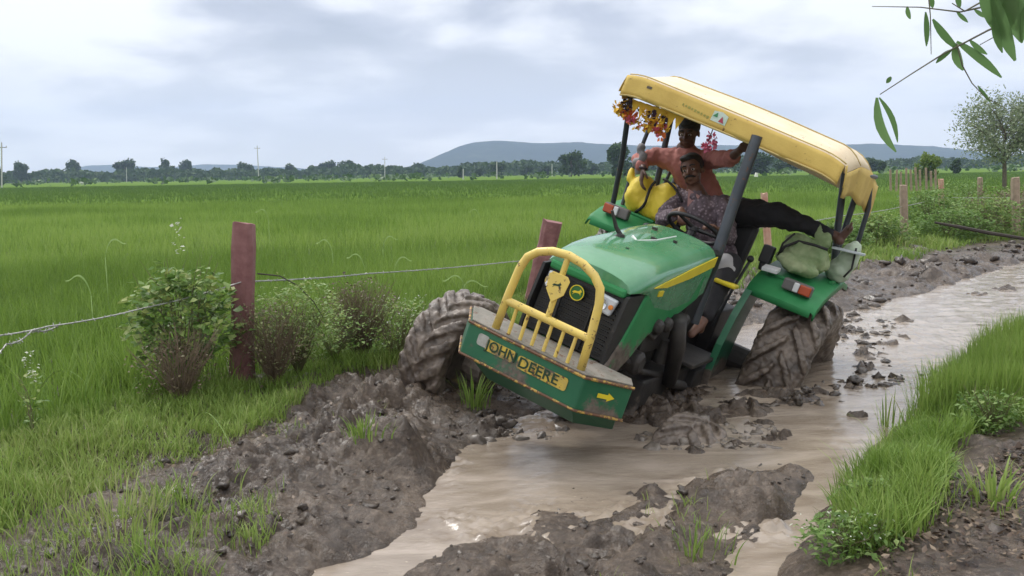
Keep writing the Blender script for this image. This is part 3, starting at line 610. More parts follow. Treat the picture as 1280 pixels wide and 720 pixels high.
for i in range(10):
    px = 1114 + i * 6.2; b = at(px + random.uniform(-1, 1), 240, 48); t_ = at(px + random.uniform(-1.5, 1.5), 211 + random.uniform(-2, 4), 48)
    post('picket', b, t_, .10, wood, 'thin grey wooden picket of the far palisade, %s from the left' % pal[i], 'pickets of the far palisade')
wire_m = mat('galvanised_wire', (.42, .42, .40), (.30, .30, .28), 30, .45, metal=.6)
def wire(pts, r, label, barbs=True, sag=.02):
    bm = bmesh.new(); pts = [Vector(p) for p in pts]; out = []
    for a, b in zip(pts, pts[1:]):
        n = 10
        for k in range(n): t = k / n; out.append(a.lerp(b, t) - V(0, 0, sag * 4 * t * (1 - t)))
    out.append(pts[-1]); off = V(0, 0, r * .9)
    tube(bm, out, r, 6); L = sum((b - a).length for a, b in zip(out, out[1:]))
    if barbs:
        for a, b in zip(out, out[1:]):
            m = int((b - a).length / .12) + 1
            for k in range(m):
                q = a.lerp(b, (k + .5) / m); d = Vector((random.uniform(-1, 1), random.uniform(-1, 1), random.uniform(-1, 1))).normalized() * .018
                tube(bm, [q - d, q + d], r * .6, 4)
    return tag(obj('barbed_wire', bm, wire_m), label, 'wire', 'strands of the wire fence')
wp = at(303, 352, P1b.y - .06)
wire([at(-30, 422, 4.7), at(60, 408, 5.1), at(180, 385, 5.7), wp], .0042, 'sagging wire strand from the left edge to the red stone post', sag=.01)
wire([wp, at(460, 342, 8.0), at(640, 327, 10.5), at(668, 322, 10.6)], .005, 'wire strand from the red post to the leaning stone post', sag=.01)
wire([at(-20, 450, 4.6), at(8, 430, 4.8), at(40, 413, 5.0), at(75, 405, 5.2)], .004, 'loose wire end twisted onto the strand at far left')
wire([at(668, 322, 10.6), at(800, 305, 12), P3t - V(0, 0, .5), at(1050, 270, 15.5), at(1129, 258, P4b.y), P6t - V(0, 0, .5), P5t - V(0, 0, .4)], .006, 'wire strand running behind the tractor to the right hand posts')
wire([at(1070, 298, 16), at(1110, 297, 17), at(1131, 285, P4b.y)], .006, 'short low wire strand beside the pale wooden post')
bm = bmesh.new(); tube(bm, [at(322, 342, 6.4), at(350, 345, 6.35), at(372, 357, 6.35), at(392, 377, 6.3), at(404, 397, 6.3)], [.006, .005, .005, .004, .003], 6)
tag(obj('vine_stem', bm, mat('dark_wood', (.05, .04, .03))), 'dark bent twig hooked over the wire right of the red post', 'twig')

# ------------------------------------------------------------------ far trees, poles, hills
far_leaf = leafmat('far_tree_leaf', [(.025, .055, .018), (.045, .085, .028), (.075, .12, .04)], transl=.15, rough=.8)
bark = mat('tree_bark', (.10, .08, .06), (.16, .13, .10), 6, .9)
def tree_mesh(h, cw, ch, n, lsz, lobes, seed, leafm, trunk_r=.25, aspect=.9):
    rr = random.Random(seed); g = np.random.default_rng(seed)
    bm = bmesh.new(); tube(bm, [(0, 0, -.3), (rr.uniform(-.2, .2), 0, h * .25), (rr.uniform(-.3, .3), 0, h * .5), (rr.uniform(-.3, .3), 0, h * .8)], [trunk_r, trunk_r * .8, trunk_r * .55, trunk_r * .2], 7)
    cs = []
    for k in range(lobes):
        a = rr.uniform(0, 6.28); q = rr.uniform(.1, .72); cs.append((math.cos(a) * cw * q, math.sin(a) * cw * q, h - ch * rr.uniform(.35, 1.35) - .3 * ch * q ** 2, rr.uniform(.32, .6)))
        tube(bm, [(0, 0, h * .35), (cs[-1][0] * .5, cs[-1][1] * .5, (h * .35 + cs[-1][2]) / 2), cs[-1][:3]], [trunk_r * .5, trunk_r * .3, trunk_r * .1], 5)
    C = np.array(cs); i = g.integers(0, lobes, n); P = g.normal(0, 1, (n, 3)); P /= np.linalg.norm(P, axis=1)[:, None]; P *= g.uniform(.5, 1.05, (n, 1))
    P = P * np.stack([C[i, 3] * cw, C[i, 3] * cw, C[i, 3] * ch * .8], 1) + C[i, :3]
    d = g.normal(0, 1, (n, 3)); d /= np.linalg.norm(d, axis=1)[:, None]; u = np.cross(d, g.normal(0, 1, (n, 3))); u /= np.linalg.norm(u, axis=1)[:, None]
    s = lsz * g.uniform(.5, 1.3, (n, 1))
    Vv = np.stack([P - d * s, P + u * s * aspect, P + d * s, P - u * s * aspect], 1).reshape(-1, 3); F = (np.arange(n) * 4)[:, None] + np.array([[0, 1, 2, 3]])
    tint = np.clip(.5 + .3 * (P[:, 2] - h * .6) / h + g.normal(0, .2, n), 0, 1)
    return bm, Vv, F, np.repeat(tint, 4)
protos = []
def make_tree(name, loc, label, group, args, leafm=far_leaf, cat='tree'):
    root = empty(name, V(*loc), label, cat, group); bm, Vv, F, t = tree_mesh(**args, leafm=leafm)
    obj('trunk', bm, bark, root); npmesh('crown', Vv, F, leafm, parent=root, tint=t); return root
def copy_tree(src, loc, s, rz, label, group):
    r = src.copy(); COL.objects.link(r); r.location = loc; r.scale = s; r.rotation_euler = (0, 0, rz); r['label'] = label; r['group'] = group
    for ch in list(src.children):
        c = ch.copy(); COL.objects.link(c); c.parent = r
    return r
GRP = 'separate trees of the hazy tree line'
# (px, crown top py, width px, depth m, proto)
FT = [(28, 202, 18, 480, 0), (90, 198, 20, 520, 1), (157, 199, 28, 520, 0), (207, 196, 17, 520, 2), (236, 198, 17, 540, 1), (306, 203, 20, 540, 0), (364, 203, 18, 540, 2), (411, 201, 22, 540, 0), (435, 199, 24, 540, 1), (474, 205, 14, 520, 2),
      (-2, 205, 16, 300, 1), (521, 204, 20, 540, 0), (576, 206, 10, 330, 2), (620, 201, 22, 400, 1), (598, 209, 12, 380, 2), (658, 206, 18, 430, 0), (714, 189, 32, 300, 0), (683, 205, 20, 430, 2), (775, 176, 34, 230, 1), (742, 203, 16, 400, 2), (815, 200, 24, 380, 0), (940, 188, 40, 260, 1), (985, 192, 34, 280, 0), (1030, 193, 30, 300, 2),
      (1085, 197, 22, 300, 1), (1160, 191, 26, 90, 0), (1195, 196, 14, 170, 2), (1102, 200, 14, 220, 2)]
notes = ['at the far left edge behind the pale pole', 'standing alone left of the first tall clump', 'squat and flat topped, third from the left', 'narrow and upright, fourth from the left', 'round headed, just right of the narrow upright one', 'low and reddish, left of the middle power pole', 'just right of the middle power pole', 'left one of the pair of tall round crowns', 'right one of the pair of tall round crowns',
         'small, beside the thin right hand pole', 'cut off by the left edge of the picture', 'at the foot of the long hill', 'thin, beside the two short pale posts', 'rounded, behind the light bare trunk', 'small bush like crown left of the light trunk', 'half hidden below the middle of the hill', 'tall and broad in front of the hill centre', 'low, just left of the broad tree', 'large dark one seen behind the canopy rods', 'small, between the two large trees below the hill', 'behind the yellow sack',
         'left one under the canopy slope', 'middle one under the canopy slope', 'right one under the canopy slope', 'just right of the canopy end', 'yellow green and bushy above the palisade', 'small and dark left of the thin tree', 'small, over the left end of the palisade']
hz = lambda px: 216 - (px - 640) * math.tan(ROLL)
PA = [dict(h=8, cw=4.4, ch=4.4, n=1500, lsz=.42, lobes=9, seed=3), dict(h=9, cw=4.0, ch=5.4, n=1500, lsz=.42, lobes=11, seed=5), dict(h=9, cw=2.8, ch=6.0, n=1100, lsz=.40, lobes=8, seed=8)]
src = {}
olive = leafmat('yellow_tree_leaf', [(.09, .15, .03), (.16, .24, .05), (.25, .30, .07)], transl=.3)
for i, (px, py, wpx, D, k) in enumerate(FT):
    Hh = (hz(px) - py) / FPX * D + 1.55; s = Hh / PA[k]['h']; sw = (wpx / FPX * D / 2) / (PA[k]['cw'] * .85); base = at(px, hz(px), D); loc = V(base.x, D, .05)
    lab = 'far tree ' + notes[i] if not notes[i].startswith(('yellow', 'large')) else notes[i].replace(' one seen', ' tree seen').replace('yellow green and bushy', 'yellow green bushy tree')
    if i == 25: r = make_tree('bushy_tree', loc, lab, None, PA[0], olive); r.scale = (sw, sw, s); continue
    if k not in src: src[k] = make_tree('far_tree', loc, lab, GRP, PA[k]); src[k].scale = (sw, sw, s); continue
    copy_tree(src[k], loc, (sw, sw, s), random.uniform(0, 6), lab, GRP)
# the continuous far wood: leaf clumps over a long strip (reads as one mass)
n = 42000; px = RNG.uniform(-60, 1340, n); D = RNG.uniform(480, 640, n)
top = 2.5 + 6.5 * fbm(px / 22, px * 0, 5, 12) + np.where((px > 520) & (px < 1100), 1.0, 0); X = (px - 640) / FPX * D; Z = RNG.uniform(0, 1, n) ** .6 * top
Pp = np.stack([X, D, Z], 1); d = RNG.normal(0, 1, (n, 3)); d /= np.linalg.norm(d, axis=1)[:, None]; u = np.cross(d, RNG.normal(0, 1, (n, 3))); u /= np.linalg.norm(u, axis=1)[:, None]; s = RNG.uniform(.5, 1.4, (n, 1))
tag(npmesh('far_woodland', np.stack([Pp - d * s, Pp + u * s, Pp + d * s, Pp - u * s], 1).reshape(-1, 3), (np.arange(n) * 4)[:, None] + np.array([[0, 1, 2, 3]]), far_leaf, tint=np.repeat(np.clip(.3 + .5 * fbm(px / 14, Z * 2, 3, 14) + RNG.normal(0, .15, n), 0, 1), 4)), 'long dark belt of woodland across the far side of the fields', 'woodland', kind='stuff')
# scrub in the field's far edge
n = 9000; px = RNG.uniform(-60, 1340, n); D = RNG.uniform(200, 470, n); k = fbm(px / 17, D / 60, 3, 31) > .58; px, D = px[k], D[k]; n = len(px); X = (px - 640) / FPX * D; Z = RNG.uniform(.2, 1.7, n)
Pp = np.stack([X, D, Z], 1); d = RNG.normal(0, 1, (n, 3)); d /= np.linalg.norm(d, axis=1)[:, None]; u = np.cross(d, RNG.normal(0, 1, (n, 3))); u /= np.linalg.norm(u, axis=1)[:, None]; s = RNG.uniform(.3, .8, (n, 1))
tag(npmesh('far_scrub', np.stack([Pp - d * s, Pp + u * s, Pp + d * s, Pp - u * s], 1).reshape(-1, 3), (np.arange(n) * 4)[:, None] + np.array([[0, 1, 2, 3]]), leafmat('scrub_leaf', [(.035, .075, .02), (.06, .12, .03), (.10, .17, .05)], transl=.2), tint=np.repeat(RNG.uniform(0, 1, n), 4)), 'patchy scrub and field margins before the woodland', 'scrub', kind='stuff')

# thin leafy tree at the right edge
tb = at(1256, 238, 52); h5 = (hz(1256) - 132) / FPX * 52 + 1.5
rt = empty('thin_tree', V(tb.x, 52, .05), 'small airy grey green tree with thin branches at the right edge', 'tree')
bm = bmesh.new(); tube(bm, [(0, 0, -.2), (-.08, 0, 1.4), (-.2, 0, 2.6), (-.1, 0, 3.6)], [.13, .11, .08, .05], 8); tips = []
for k in range(34):
    z0 = random.uniform(1.5, 3.8); a = random.uniform(0, 6.28); l = random.uniform(1.1, 2.9); e = V(math.cos(a) * l * .85 - .12, math.sin(a) * l * .85, min(z0 + l * random.uniform(.3, 1.0), h5)); mid = V(-.15, 0, z0).lerp(e, .5) + V(0, 0, .15)
    tube(bm, [V(-.15, 0, z0), mid, e], [.035, .02, .008], 5); tips += [mid, e, mid.lerp(e, .5)]
    for q in range(3):
        e2 = mid.lerp(e, random.random()) + V(random.gauss(0, .4), random.gauss(0, .4), random.uniform(.0, .6)); tube(bm, [mid, e2], [.014, .006], 4); tips.append(e2)
obj('trunk', bm, bark, rt)
T = np.array([t[:] for t in tips]); n = 9500; i = RNG.integers(0, len(T), n); Pp = T[i] + RNG.normal(0, .32, (n, 3)); d = RNG.normal(0, 1, (n, 3)); d /= np.linalg.norm(d, axis=1)[:, None]; u = np.cross(d, RNG.normal(0, 1, (n, 3))); u /= np.linalg.norm(u, axis=1)[:, None]; s = RNG.uniform(.04, .085, (n, 1))
npmesh('crown', np.stack([Pp - d * s * 1.4, Pp + u * s * .6, Pp + d * s * 1.4, Pp - u * s * .6], 1).reshape(-1, 3), (np.arange(n) * 4)[:, None] + np.array([[0, 1, 2, 3]]), leafmat('silver_leaf', [(.13, .18, .09), (.24, .29, .17), (.38, .42, .30)], transl=.3), parent=rt, tint=np.repeat(RNG.uniform(0, 1, n), 4))

pole_m = mat('concrete_pole', (.50, .50, .48), (.42, .42, .40), 3, .8)
for px, pt, pb, D, lab in [(2, 180, 236, 190, 'tall pale power pole at the far left edge'), (323.5, 183, 224, 330, 'leaning power pole with crossarm above the middle tree line'), (481, 197, 223, 380, 'thin short power pole before the foot of the hill'), (158, 209, 224, 420, 'small pale pole in front of the squat flat topped tree'),
                           (579, 211, 224, 250, 'short pale post in the far field left of the light trunk'), (621, 202, 225, 240, 'light bare trunk post below the hill'), (690, 205, 221, 330, 'thin pale post left of the broad far tree')]:
    b = at(px, pb, D); t_ = at(px - (2 if px == 323.5 else 0), pt, D); hh = t_.z; r = empty('power_pole', V(b.x, D, 0), lab, 'pole', 'poles in the far field')
    bm = bmesh.new(); tube(bm, [(0, 0, -.5), (t_.x - b.x, 0, hh)], [.19 if D > 200 else .16, .13], 8); obj('shaft', bm, pole_m, r)
    if px in (2, 323.5, 481):
        bm = bmesh.new(); box(bm, (t_.x - b.x, 0, hh - .7), (2.0, .12, .14)); [lathe(bm, [(.05, 0), (.09, .06), (.05, .22)], 'Z', 8, (t_.x - b.x + q, 0, hh - .6)) for q in (-.9, .9)]; lathe(bm, [(.05, 0), (.1, .08), (.05, .35)], 'Z', 8, (t_.x - b.x, 0, hh)); obj('crossarm', bm, mat('iron', (.2, .2, .2)), r)
bm = bmesh.new(); tube(bm, [at(945, 221, 60), at(946, 216, 60)], [.12, .10], 6); 
tag(obj('white_marker', bm, mat('white_paint', (.75, .75, .7))), 'tiny white marker in the field under the canopy slope', 'marker')

def hill(name, ctrl, D, depth, m, seed, nx=160):
    """ridge whose skyline passes the given heights; a real mound with front and back slopes"""
    pxs = np.array([c[0] for c in ctrl], float); pys = np.array([c[1] for c in ctrl], float)
    q = np.linspace(pxs[0], pxs[-1], nx); top = np.interp(q, pxs, pys); top = np.convolve(np.pad(top, 2, 'edge'), np.ones(5) / 5, 'valid')
    Hh = np.clip((216 - (q - 640) * math.tan(ROLL) - top), 0, None) / FPX * D + 0.5
    X = (q - 640) / FPX * D; ny = 40; v = np.linspace(-1, 1, ny); XX, VV = np.meshgrid(X, v); HH = np.repeat(Hh[None], ny, 0)
    prof = np.clip(1 - np.abs(VV) ** 1.5, 0, 1) ** .9
    Z = HH * prof * (1 + .10 * (fbm(XX / 130, VV * 5 + XX / 500, 4, seed) - .5) * (np.abs(VV) > .02)) + prof * 6 * (fbm(XX / 40, VV * 30, 3, seed + 1) - .5) - 1.5 * (prof < .01)
    Y = D + VV * depth / 2; i = np.arange(nx * ny).reshape(ny, nx)
    F = np.stack([i[:-1, :-1].ravel(), i[:-1, 1:].ravel(), i[1:, 1:].ravel(), i[1:, :-1].ravel()], 1)
    return tag(npmesh(name, np.stack([XX, Y, Z], -1).reshape(-1, 3), F, m, smooth=True), kind='structure')
hm, nt = newmat('wooded_hill'); L = nt.links.new
o_ = N(nt, 'ShaderNodeOutputMaterial'); p_ = N(nt, 'ShaderNodeBsdfPrincipled', Roughness=1.0); tc_ = N(nt, 'ShaderNodeTexCoord'); n_ = N(nt, 'ShaderNodeTexNoise', Scale=.012, Detail=10, Roughness=.75); L(tc_.outputs['Object'], n_.inputs['Vector'])
L(ramp(nt, n_.outputs['Fac'], [(.38, (.012, .022, .012)), (.55, (.025, .038, .02)), (.7, (.07, .08, .045))]), p_.inputs['Base Color']); p_.inputs['Specular IOR Level'].default_value = 0; b_ = N(nt, 'ShaderNodeBump', Strength=1.0, Distance=12); L(n_.outputs['Fac'], b_.inputs['Height']); L(b_.outputs[0], p_.inputs['Normal']); L(p_.outputs[0], o_.inputs[0])
hill('hills', [(440, 219), (500, 212), (530, 205), (560, 191), (585, 180), (607, 176), (650, 177), (680, 179), (720, 178), (760, 181), (860, 182), (960, 182), (1085, 180), (1130, 182), (1170, 185), (1215, 192), (1290, 203), (1400, 208)], 2700, 900, hm, 5)
hill('hills', [(60, 224), (115, 207), (150, 206), (190, 209), (230, 208), (260, 205), (310, 206), (360, 209), (420, 213), (520, 220)], 3300, 400, hm, 9)

# ------------------------------------------------------------------ TRACTOR (x forward, y its left, z up)
def RT():
    cy, sy = math.cos(R(-118.56)), math.sin(R(-118.56)); return Matrix.Rotation(R(-118.56), 4, 'Z') @ Matrix.Rotation(R(-4.37), 4, 'Y') @ Matrix.Rotation(R(-19.52), 4, 'X')
TM = Matrix.Translation((1.183, 7.549, -.41)) @ RT()
tr = empty('tractor', TM, 'green and yellow tractor with canopy tilting in the flooded muddy track', 'tractor')
green = mat('green_paint', (.022, .19, .06), (.045, .25, .09), 3, .5, spec=.25, mud=.42, mudz=(.6, 1.5), coat=0)
dusty_sheen = mat('dusty_sheen_green_hood', (.03, .21, .075), (.11, .30, .16), 2.2, .26, mud=.14, coat=.6)  # paler green: dust, plus sky reflection put into the colour
dgreen = mat('dark_green_paint', (.012, .105, .05), (.024, .14, .065), 4, .38, mud=.55, mudz=(.45, .95), coat=.1)
yellow = mat('yellow_paint', (.78, .58, .13), (.70, .52, .15), 12, .4, rust=.12, mud=.1)
decal = mat('yellow_decal', (.75, .60, .03), (.68, .55, .03), 12, .4)
black = mat('black_plastic', (.012, .012, .013), (.02, .02, .02), 8, .5, mud=.12)
dark = mat('greasy_iron', (.018, .017, .016), (.045, .038, .032), 7, .6, mud=.25, mudz=(.3, .9), bump=.3)
steel = mat('dark_steel_bar', (.045, .055, .065), (.07, .08, .09), 6, .42, metal=.3, rust=.05)
rubber = mat('muddy_tyre', (.06, .045, .035), (.22, .175, .14), 9, .38, bump=1.0, bscale=22)
rim_m = mat('muddy_rim', (.25, .19, .03), (.1, .08, .05), 6, .6, mud=1.0)
glass = mat('lamp_glass', (.38, .41, .44), (.55, .58, .60), 5, .08, spec=.8, coat=1)
chrome = mat('lamp_reflector', (.75, .75, .75), rough=.15, metal=1)
topm = mat('rusty_top_plate', (.26, .235, .20), (.17, .16, .13), 10, .7, rust=.12, bump=.4)
YC = .055
def loft(name, secs, m, parent, closed=False, smooth=True, autos=35, caps=True):
    bm = bmesh.new(); rs = [[bm.verts.new(p) for p in s] for s in secs]; n = len(secs[0])
    for a, b in zip(rs, rs[1:]):
        for k in range(n if closed else n - 1): bm.faces.new((a[k], a[(k + 1) % n], b[(k + 1) % n], b[k]))
    if caps: bm.faces.new(rs[0][::-1]); bm.faces.new(rs[-1])
    bmesh.ops.recalc_face_normals(bm, faces=bm.faces); return obj(name, bm, m, parent, autos=autos)
# hood: sections from the back to the nose
def hsec(x, hw, zt, zs, zb, inn=.05, crown=.03):
    hw *= .88; P = []
    zt += .012; dz = zt - zs + .03; pts = [(1.0, zb), (1.01, zs - .06 if zs - .06 > zb else zb + .003), (1.0, zs - .02), (.965, zt - dz * .72), (.88, zt - dz * .42), (.72, zt - dz * .2), (.48, zt - dz * .07), (.24, zt - dz * .01), (.0, zt)]
    for u, z in pts: P.append((x, YC + hw * u, z))
    for u, z in pts[-2::-1]: P.append((x, YC - hw * u, z))
    return P
hood = loft('hood', [hsec(1.24, .33, 1.60, 1.55, 1.28), hsec(1.5, .335, 1.575, 1.53, 1.22), hsec(1.85, .335, 1.53, 1.48, 1.18), hsec(2.15, .335, 1.50, 1.445, 1.22), hsec(2.36, .335, 1.46, 1.41, 1.32), hsec(2.50, .325, 1.425, 1.375, 1.335), hsec(2.58, .30, 1.385, 1.35, 1.325)], dusty_sheen, tr, autos=50)
bv = hood.modifiers.new('b', 'BEVEL'); bv.width = .02; bv.segments = 3; bv.limit_method = 'ANGLE'; bv.angle_limit = R(35)
# yellow flank stripe and model plate, crease line
for s in (1, -1):
    bm = bmesh.new(); a = [bm.verts.new((x, YC + s * (.304), z)) for x, z in ((1.26, 1.475), (1.26, 1.545), (1.7, 1.475), (2.32, 1.365), (2.10, 1.36), (1.7, 1.405))]; f = bm.faces.new(a if s < 0 else a[::-1])
    r = bmesh.ops.extrude_face_region(bm, geom=[f]); [v.co.__setitem__(1, v.co.y - s * .006) for v in r['geom'] if isinstance(v, bmesh.types.BMVert)]
    obj('stripe', bm, decal, hood)
bm = bmesh.new(); box(bm, (2.17, YC + .301, 1.325), (.075, .008, .035)); obj('number_plate', bm, decal, hood)
# side cowl sweeping down to the chin of the grille (both sides)
for s in (1, -1):
    yo = YC + s * .295; pts = [(2.36, 1.34), (2.42, 1.20), (2.50, 1.05), (2.60, .93), (2.66, .90), (2.63, .84), (2.42, .84), (2.28, .91), (2.12, 1.03), (1.92, 1.10), (1.60, 1.16), (1.34, 1.24), (1.34, 1.42), (2.2, 1.36)]
    bm = bmesh.new(); prism(bm, [(x, yo - s * .045, z) for x, z in pts], (0, s * .045, 0)); bmesh.ops.recalc_face_normals(bm, faces=bm.faces); obj('side_panel', bm, green, tr, bevel=.014)
for s in (1, -1):
    bm = bmesh.new(); y0 = YC + s * .262; prism(bm, [(2.62, y0, 1.31), (2.655, y0, 1.1), (2.66, y0, .89), (2.45, y0, .89), (2.25, y0, 1.1), (2.25, y0, 1.33)], (0, s * .018, 0)); bmesh.ops.recalc_face_normals(bm, faces=bm.faces); obj('side_screen', bm, black, tr)
# grille: recessed black mesh with a green chin
bm = bmesh.new(); prism(bm, [(2.57, YC - .25, 1.30), (2.62, YC - .25, .92), (2.62, YC + .25, .92), (2.57, YC + .25, 1.30)], (-.05, 0, 0))
for k in range(13):
    z = .95 + k * .026; box(bm, (2.622 - (z - .92) * .13 + .004, YC, z), (.012, .46, .007))
for k in range(2): box(bm, (2.628, YC + (-.1, .1)[k], 1.06), (.02, .012, .26))
bmesh.ops.recalc_face_normals(bm, faces=bm.faces); grille = obj('grille', bm, black, tr)
bm = bmesh.new(); box(bm, (2.60, YC, .885), (.10, .53, .05)); obj('chin_bar', bm, green, tr, bevel=.012)
bm = bmesh.new(); box(bm, (2.55, YC, 1.315), (.10, .49, .05)); obj('grille_brow', bm, green, tr, bevel=.015)
# round-cornered badge with a leaping animal in yellow
bm = bmesh.new(); lathe(bm, [(.001, 0), (.042, 0), (.045, .006), (.045, .010), (.001, .012)], 'X', 24, (2.606, YC - .02, 1.222)); eb = obj('badge', bm, mat('badge_green', (.02, .16, .03), rough=.3), grille, autos=30)
bm = bmesh.new(); D2 = [(-.030, -.004), (-.018, .008), (.002, .010), (.012, .016), (.016, .028), (.022, .020), (.030, .016), (.022, .008), (.026, -.010), (.018, .0), (.004, .0), (-.012, -.004), (-.026, -.020), (-.018, -.004)]
bm.faces.new([bm.verts.new((2.6205, YC - .02 + y, 1.222 + z)) for y, z in D2]); bmesh.ops.recalc_face_normals(bm, faces=bm.faces); obj('badge_animal', bm, decal, grille)
bm = bmesh.new(); lathe(bm, [(.040, .0), (.045, .002), (.045, .004), (.040, .004)], 'X', 24, (2.617, YC - .02, 1.222), closed=True); obj('badge_ring', bm, decal, grille)
# headlights
for s in (1, -1):
    yy = YC + s * .165 - .005; zz = 1.225
    bm = bmesh.new(); prism(bm, [(2.60, yy - .055, zz - .04), (2.60, yy + .05, zz - .055), (2.585, yy + .068, zz + .045), (2.585, yy - .06, zz + .055)], (.028, 0, 0)); bmesh.ops.recalc_face_normals(bm, faces=bm.faces); h = obj('headlight', bm, glass, tr, bevel=.012)
    bm = bmesh.new(); lathe(bm, [(.002, 0), (.022, .004), (.036, .014), (.036, .018), (.02, .008), (.001, .004)], 'X', 20, (2.617, yy - .02, zz)); obj('reflector', bm, chrome, h, autos=30)
    bm = bmesh.new(); lathe(bm, [(.001, 0), (.014, .004), (.014, .012), (.001, .014)], 'X', 14, (2.622, yy + .042, zz)); obj('indicator_bulb', bm, mat('amber_lens', (.75, .25, .04), rough=.2), h, autos=30)
# breather stub and scattered bits on the hood
bm = bmesh.new(); lathe(bm, [(.05, 0), (.05, .012), (.03, .022), (.026, .04), (.001, .044)], 'Z', 18, (1.98, YC - .13, 1.50)); tube(bm, [(1.98, YC - .13, 1.53), (2.0, YC - .17, 1.57), (2.03, YC - .22, 1.66)], [.016, .014, .009], 8); obj('exhaust_stub', bm, dark, tr, autos=40)
bm = bmesh.new()
for (x, y, z, s) in ((1.75, .0, 1.562, .02), (1.5, -.1, 1.595, .022), (1.62, .1, 1.578, .016), (2.2, .02, 1.50, .012)): bm = bmesh.new(); box(bm, (x, YC + y, z), (s, s * 1.6, .014)); obj('hood_catch', bm, dark, hood)
bm = bmesh.new(); tube(bm, [(1.93, YC - .04, 1.53), (1.75, YC + .02, 1.557), (1.45, YC + .04, 1.592)], .005, 6); tube(bm, [(1.93, YC - .04, 1.53), (1.88, YC - .09, 1.54)], .009, 6); obj('wire_hook', bm, mat('pale_wire', (.7, .72, .7), rough=.4), hood)

# bumper: trapezoid in plan
BY = .02
plan = [(2.70, BY - .545), (2.97, BY - .385), (2.97, BY + .36), (2.76, BY + .56)]
def plate(poly, z0, z1, th):
    bm = bmesh.new(); outer = poly; n = len(poly); c = Vector((2.6, BY))
    inn = [((x - c.x) * .93 + c.x - .0, (y - c.y) * .96 + c.y) for x, y in poly]
    vo0 = [bm.verts.new((x, y, z0)) for x, y in outer]; vo1 = [bm.verts.new((x, y, z1)) for x, y in outer]; vi0 = [bm.verts.new((x, y, z0)) for x, y in inn]; vi1 = [bm.verts.new((x, y, z1)) for x, y in inn]
    for k in range(n - 1):
        bm.faces.new((vo0[k], vo0[k + 1], vo1[k + 1], vo1[k])); bm.faces.new((vi0[k + 1], vi0[k], vi1[k], vi1[k + 1])); bm.faces.new((vo1[k], vo1[k + 1], vi1[k + 1], vi1[k])); bm.faces.new((vo0[k + 1], vo0[k], vi0[k], vi0[k + 1]))
    bm.faces.new((vo0[0], vo1[0], vi1[0], vi0[0])); bm.faces.new((vo1[-1], vo0[-1], vi0[-1], vi1[-1])); bmesh.ops.recalc_face_normals(bm, faces=bm.faces); return bm
bump = obj('front_bumper', plate(plan, .715, .905, .02), dgreen, tr, bevel=.008)
bm = bmesh.new(); prism(bm, [(x + (0 if x < 2.8 else -.01), y * .985, .908) for x, y in plan] + [(2.66, BY + .50, .908), (2.66, BY - .50, .908)], (0, 0, .012)); bmesh.ops.recalc_face_normals(bm, faces=bm.faces); obj('top_plate', bm, topm, bump, bevel=.004)
bm = bmesh.new(); pl = [(x + .004, y * 1.004, z) for (x, y), z in zip(plan, (.906,) * 4)]
for zz, r in ((.904, .009), (.716, .008)):
    tube(bm, [(x + .003, (y - BY) * 1.008 + BY, zz) for x, y in plan], r, 6)
obj('yellow_trim', bm, mat('worn_yellow_trim', (.55, .36, .06), (.4, .24, .06), 20, .5, rust=.8), bump)
low = [(2.68, BY - .49), (2.93, BY - .35), (2.93, BY + .33), (2.73, BY + .52)]
bm = bmesh.new(); pts0 = [(x, y, .712) for x, y in low] + [(2.62, BY + .45, .712), (2.62, BY - .45, .712)]; pts1 = [(x - .20, y * .86 + .02, .565) for x, y in low] + [(2.5, BY + .38, .565), (2.5, BY - .38, .565)]
a = [bm.verts.new(p) for p in pts0]; b = [bm.verts.new(p) for p in pts1]; bm.faces.new(a); bm.faces.new(b[::-1])
for k in range(6): bm.faces.new((a[k], b[k], b[(k + 1) % 6], a[(k + 1) % 6]))
bmesh.ops.recalc_face_normals(bm, faces=bm.faces); obj('lower_panel', bm, mat('keel_green', (.012, .085, .042), (.02, .10, .05), 4, .5, mud=.25, mudz=(.4, .7)), bump, bevel=.008)
# lettering on two worn yellow plates
def text(body, size, loc, m, parent, name, sx=1.0, ext=.0015):
    c = bpy.data.curves.new(name, 'FONT'); c.body = body; c.size = size; c.extrude = ext; c.offset = size * .012; c.align_x = 'LEFT'; c.align_y = 'CENTER'; c.materials.append(m)
    o = bpy.data.objects.new(name, c); link(o, parent); o.matrix_local = Matrix.Translation(loc) @ Matrix(((0, 0, 1, 0), (sx, 0, 0, 0), (0, 1, 0, 0), (0, 0, 0, 1))); me = bpy.data.meshes.new_from_object(o); bpy.data.objects.remove(o); q = bpy.data.objects.new(name, me); link(q, parent); q.matrix_local = Matrix.Translation(loc) @ Matrix(((0, 0, 1, 0), (sx, 0, 0, 0), (0, 1, 0, 0), (0, 0, 0, 1))); return q
def rplate(y0, y1, z0, z1, x, m, name, parent, r=.016, th=.004):
    bm = bmesh.new(); P = []
    for cy_, cz_, a0 in ((y1 - r, z1 - r, 0), (y0 + r, z1 - r, 90), (y0 + r, z0 + r, 180), (y1 - r, z0 + r, 270)):
        for k in range(5): a = R(a0 + k * 22.5); P.append((x, cy_ + r * math.cos(a), cz_ + r * math.sin(a)))
    prism(bm, P, (th, 0, 0)); bmesh.ops.recalc_face_normals(bm, faces=bm.faces); return obj(name, bm, m, parent)
worn = mat('worn_yellow_plate', (.62, .44, .06), (.40, .30, .08), 16, .5, rust=.35, mud=.42)
rplate(-.285, -.215, .805, .872, 2.972, mat('worn_white_plate', (.5, .5, .46), (.3, .3, .26), 14, .5, mud=.3), 'emblem_plate', bump)
rplate(-.225, -.035, .795, .862, 2.972, worn, 'name_plate', bump); rplate(-.015, .30, .785, .857, 2.972, worn, 'name_plate', bump)
inkm = mat('dark_letter', (.015, .05, .02), rough=.5)
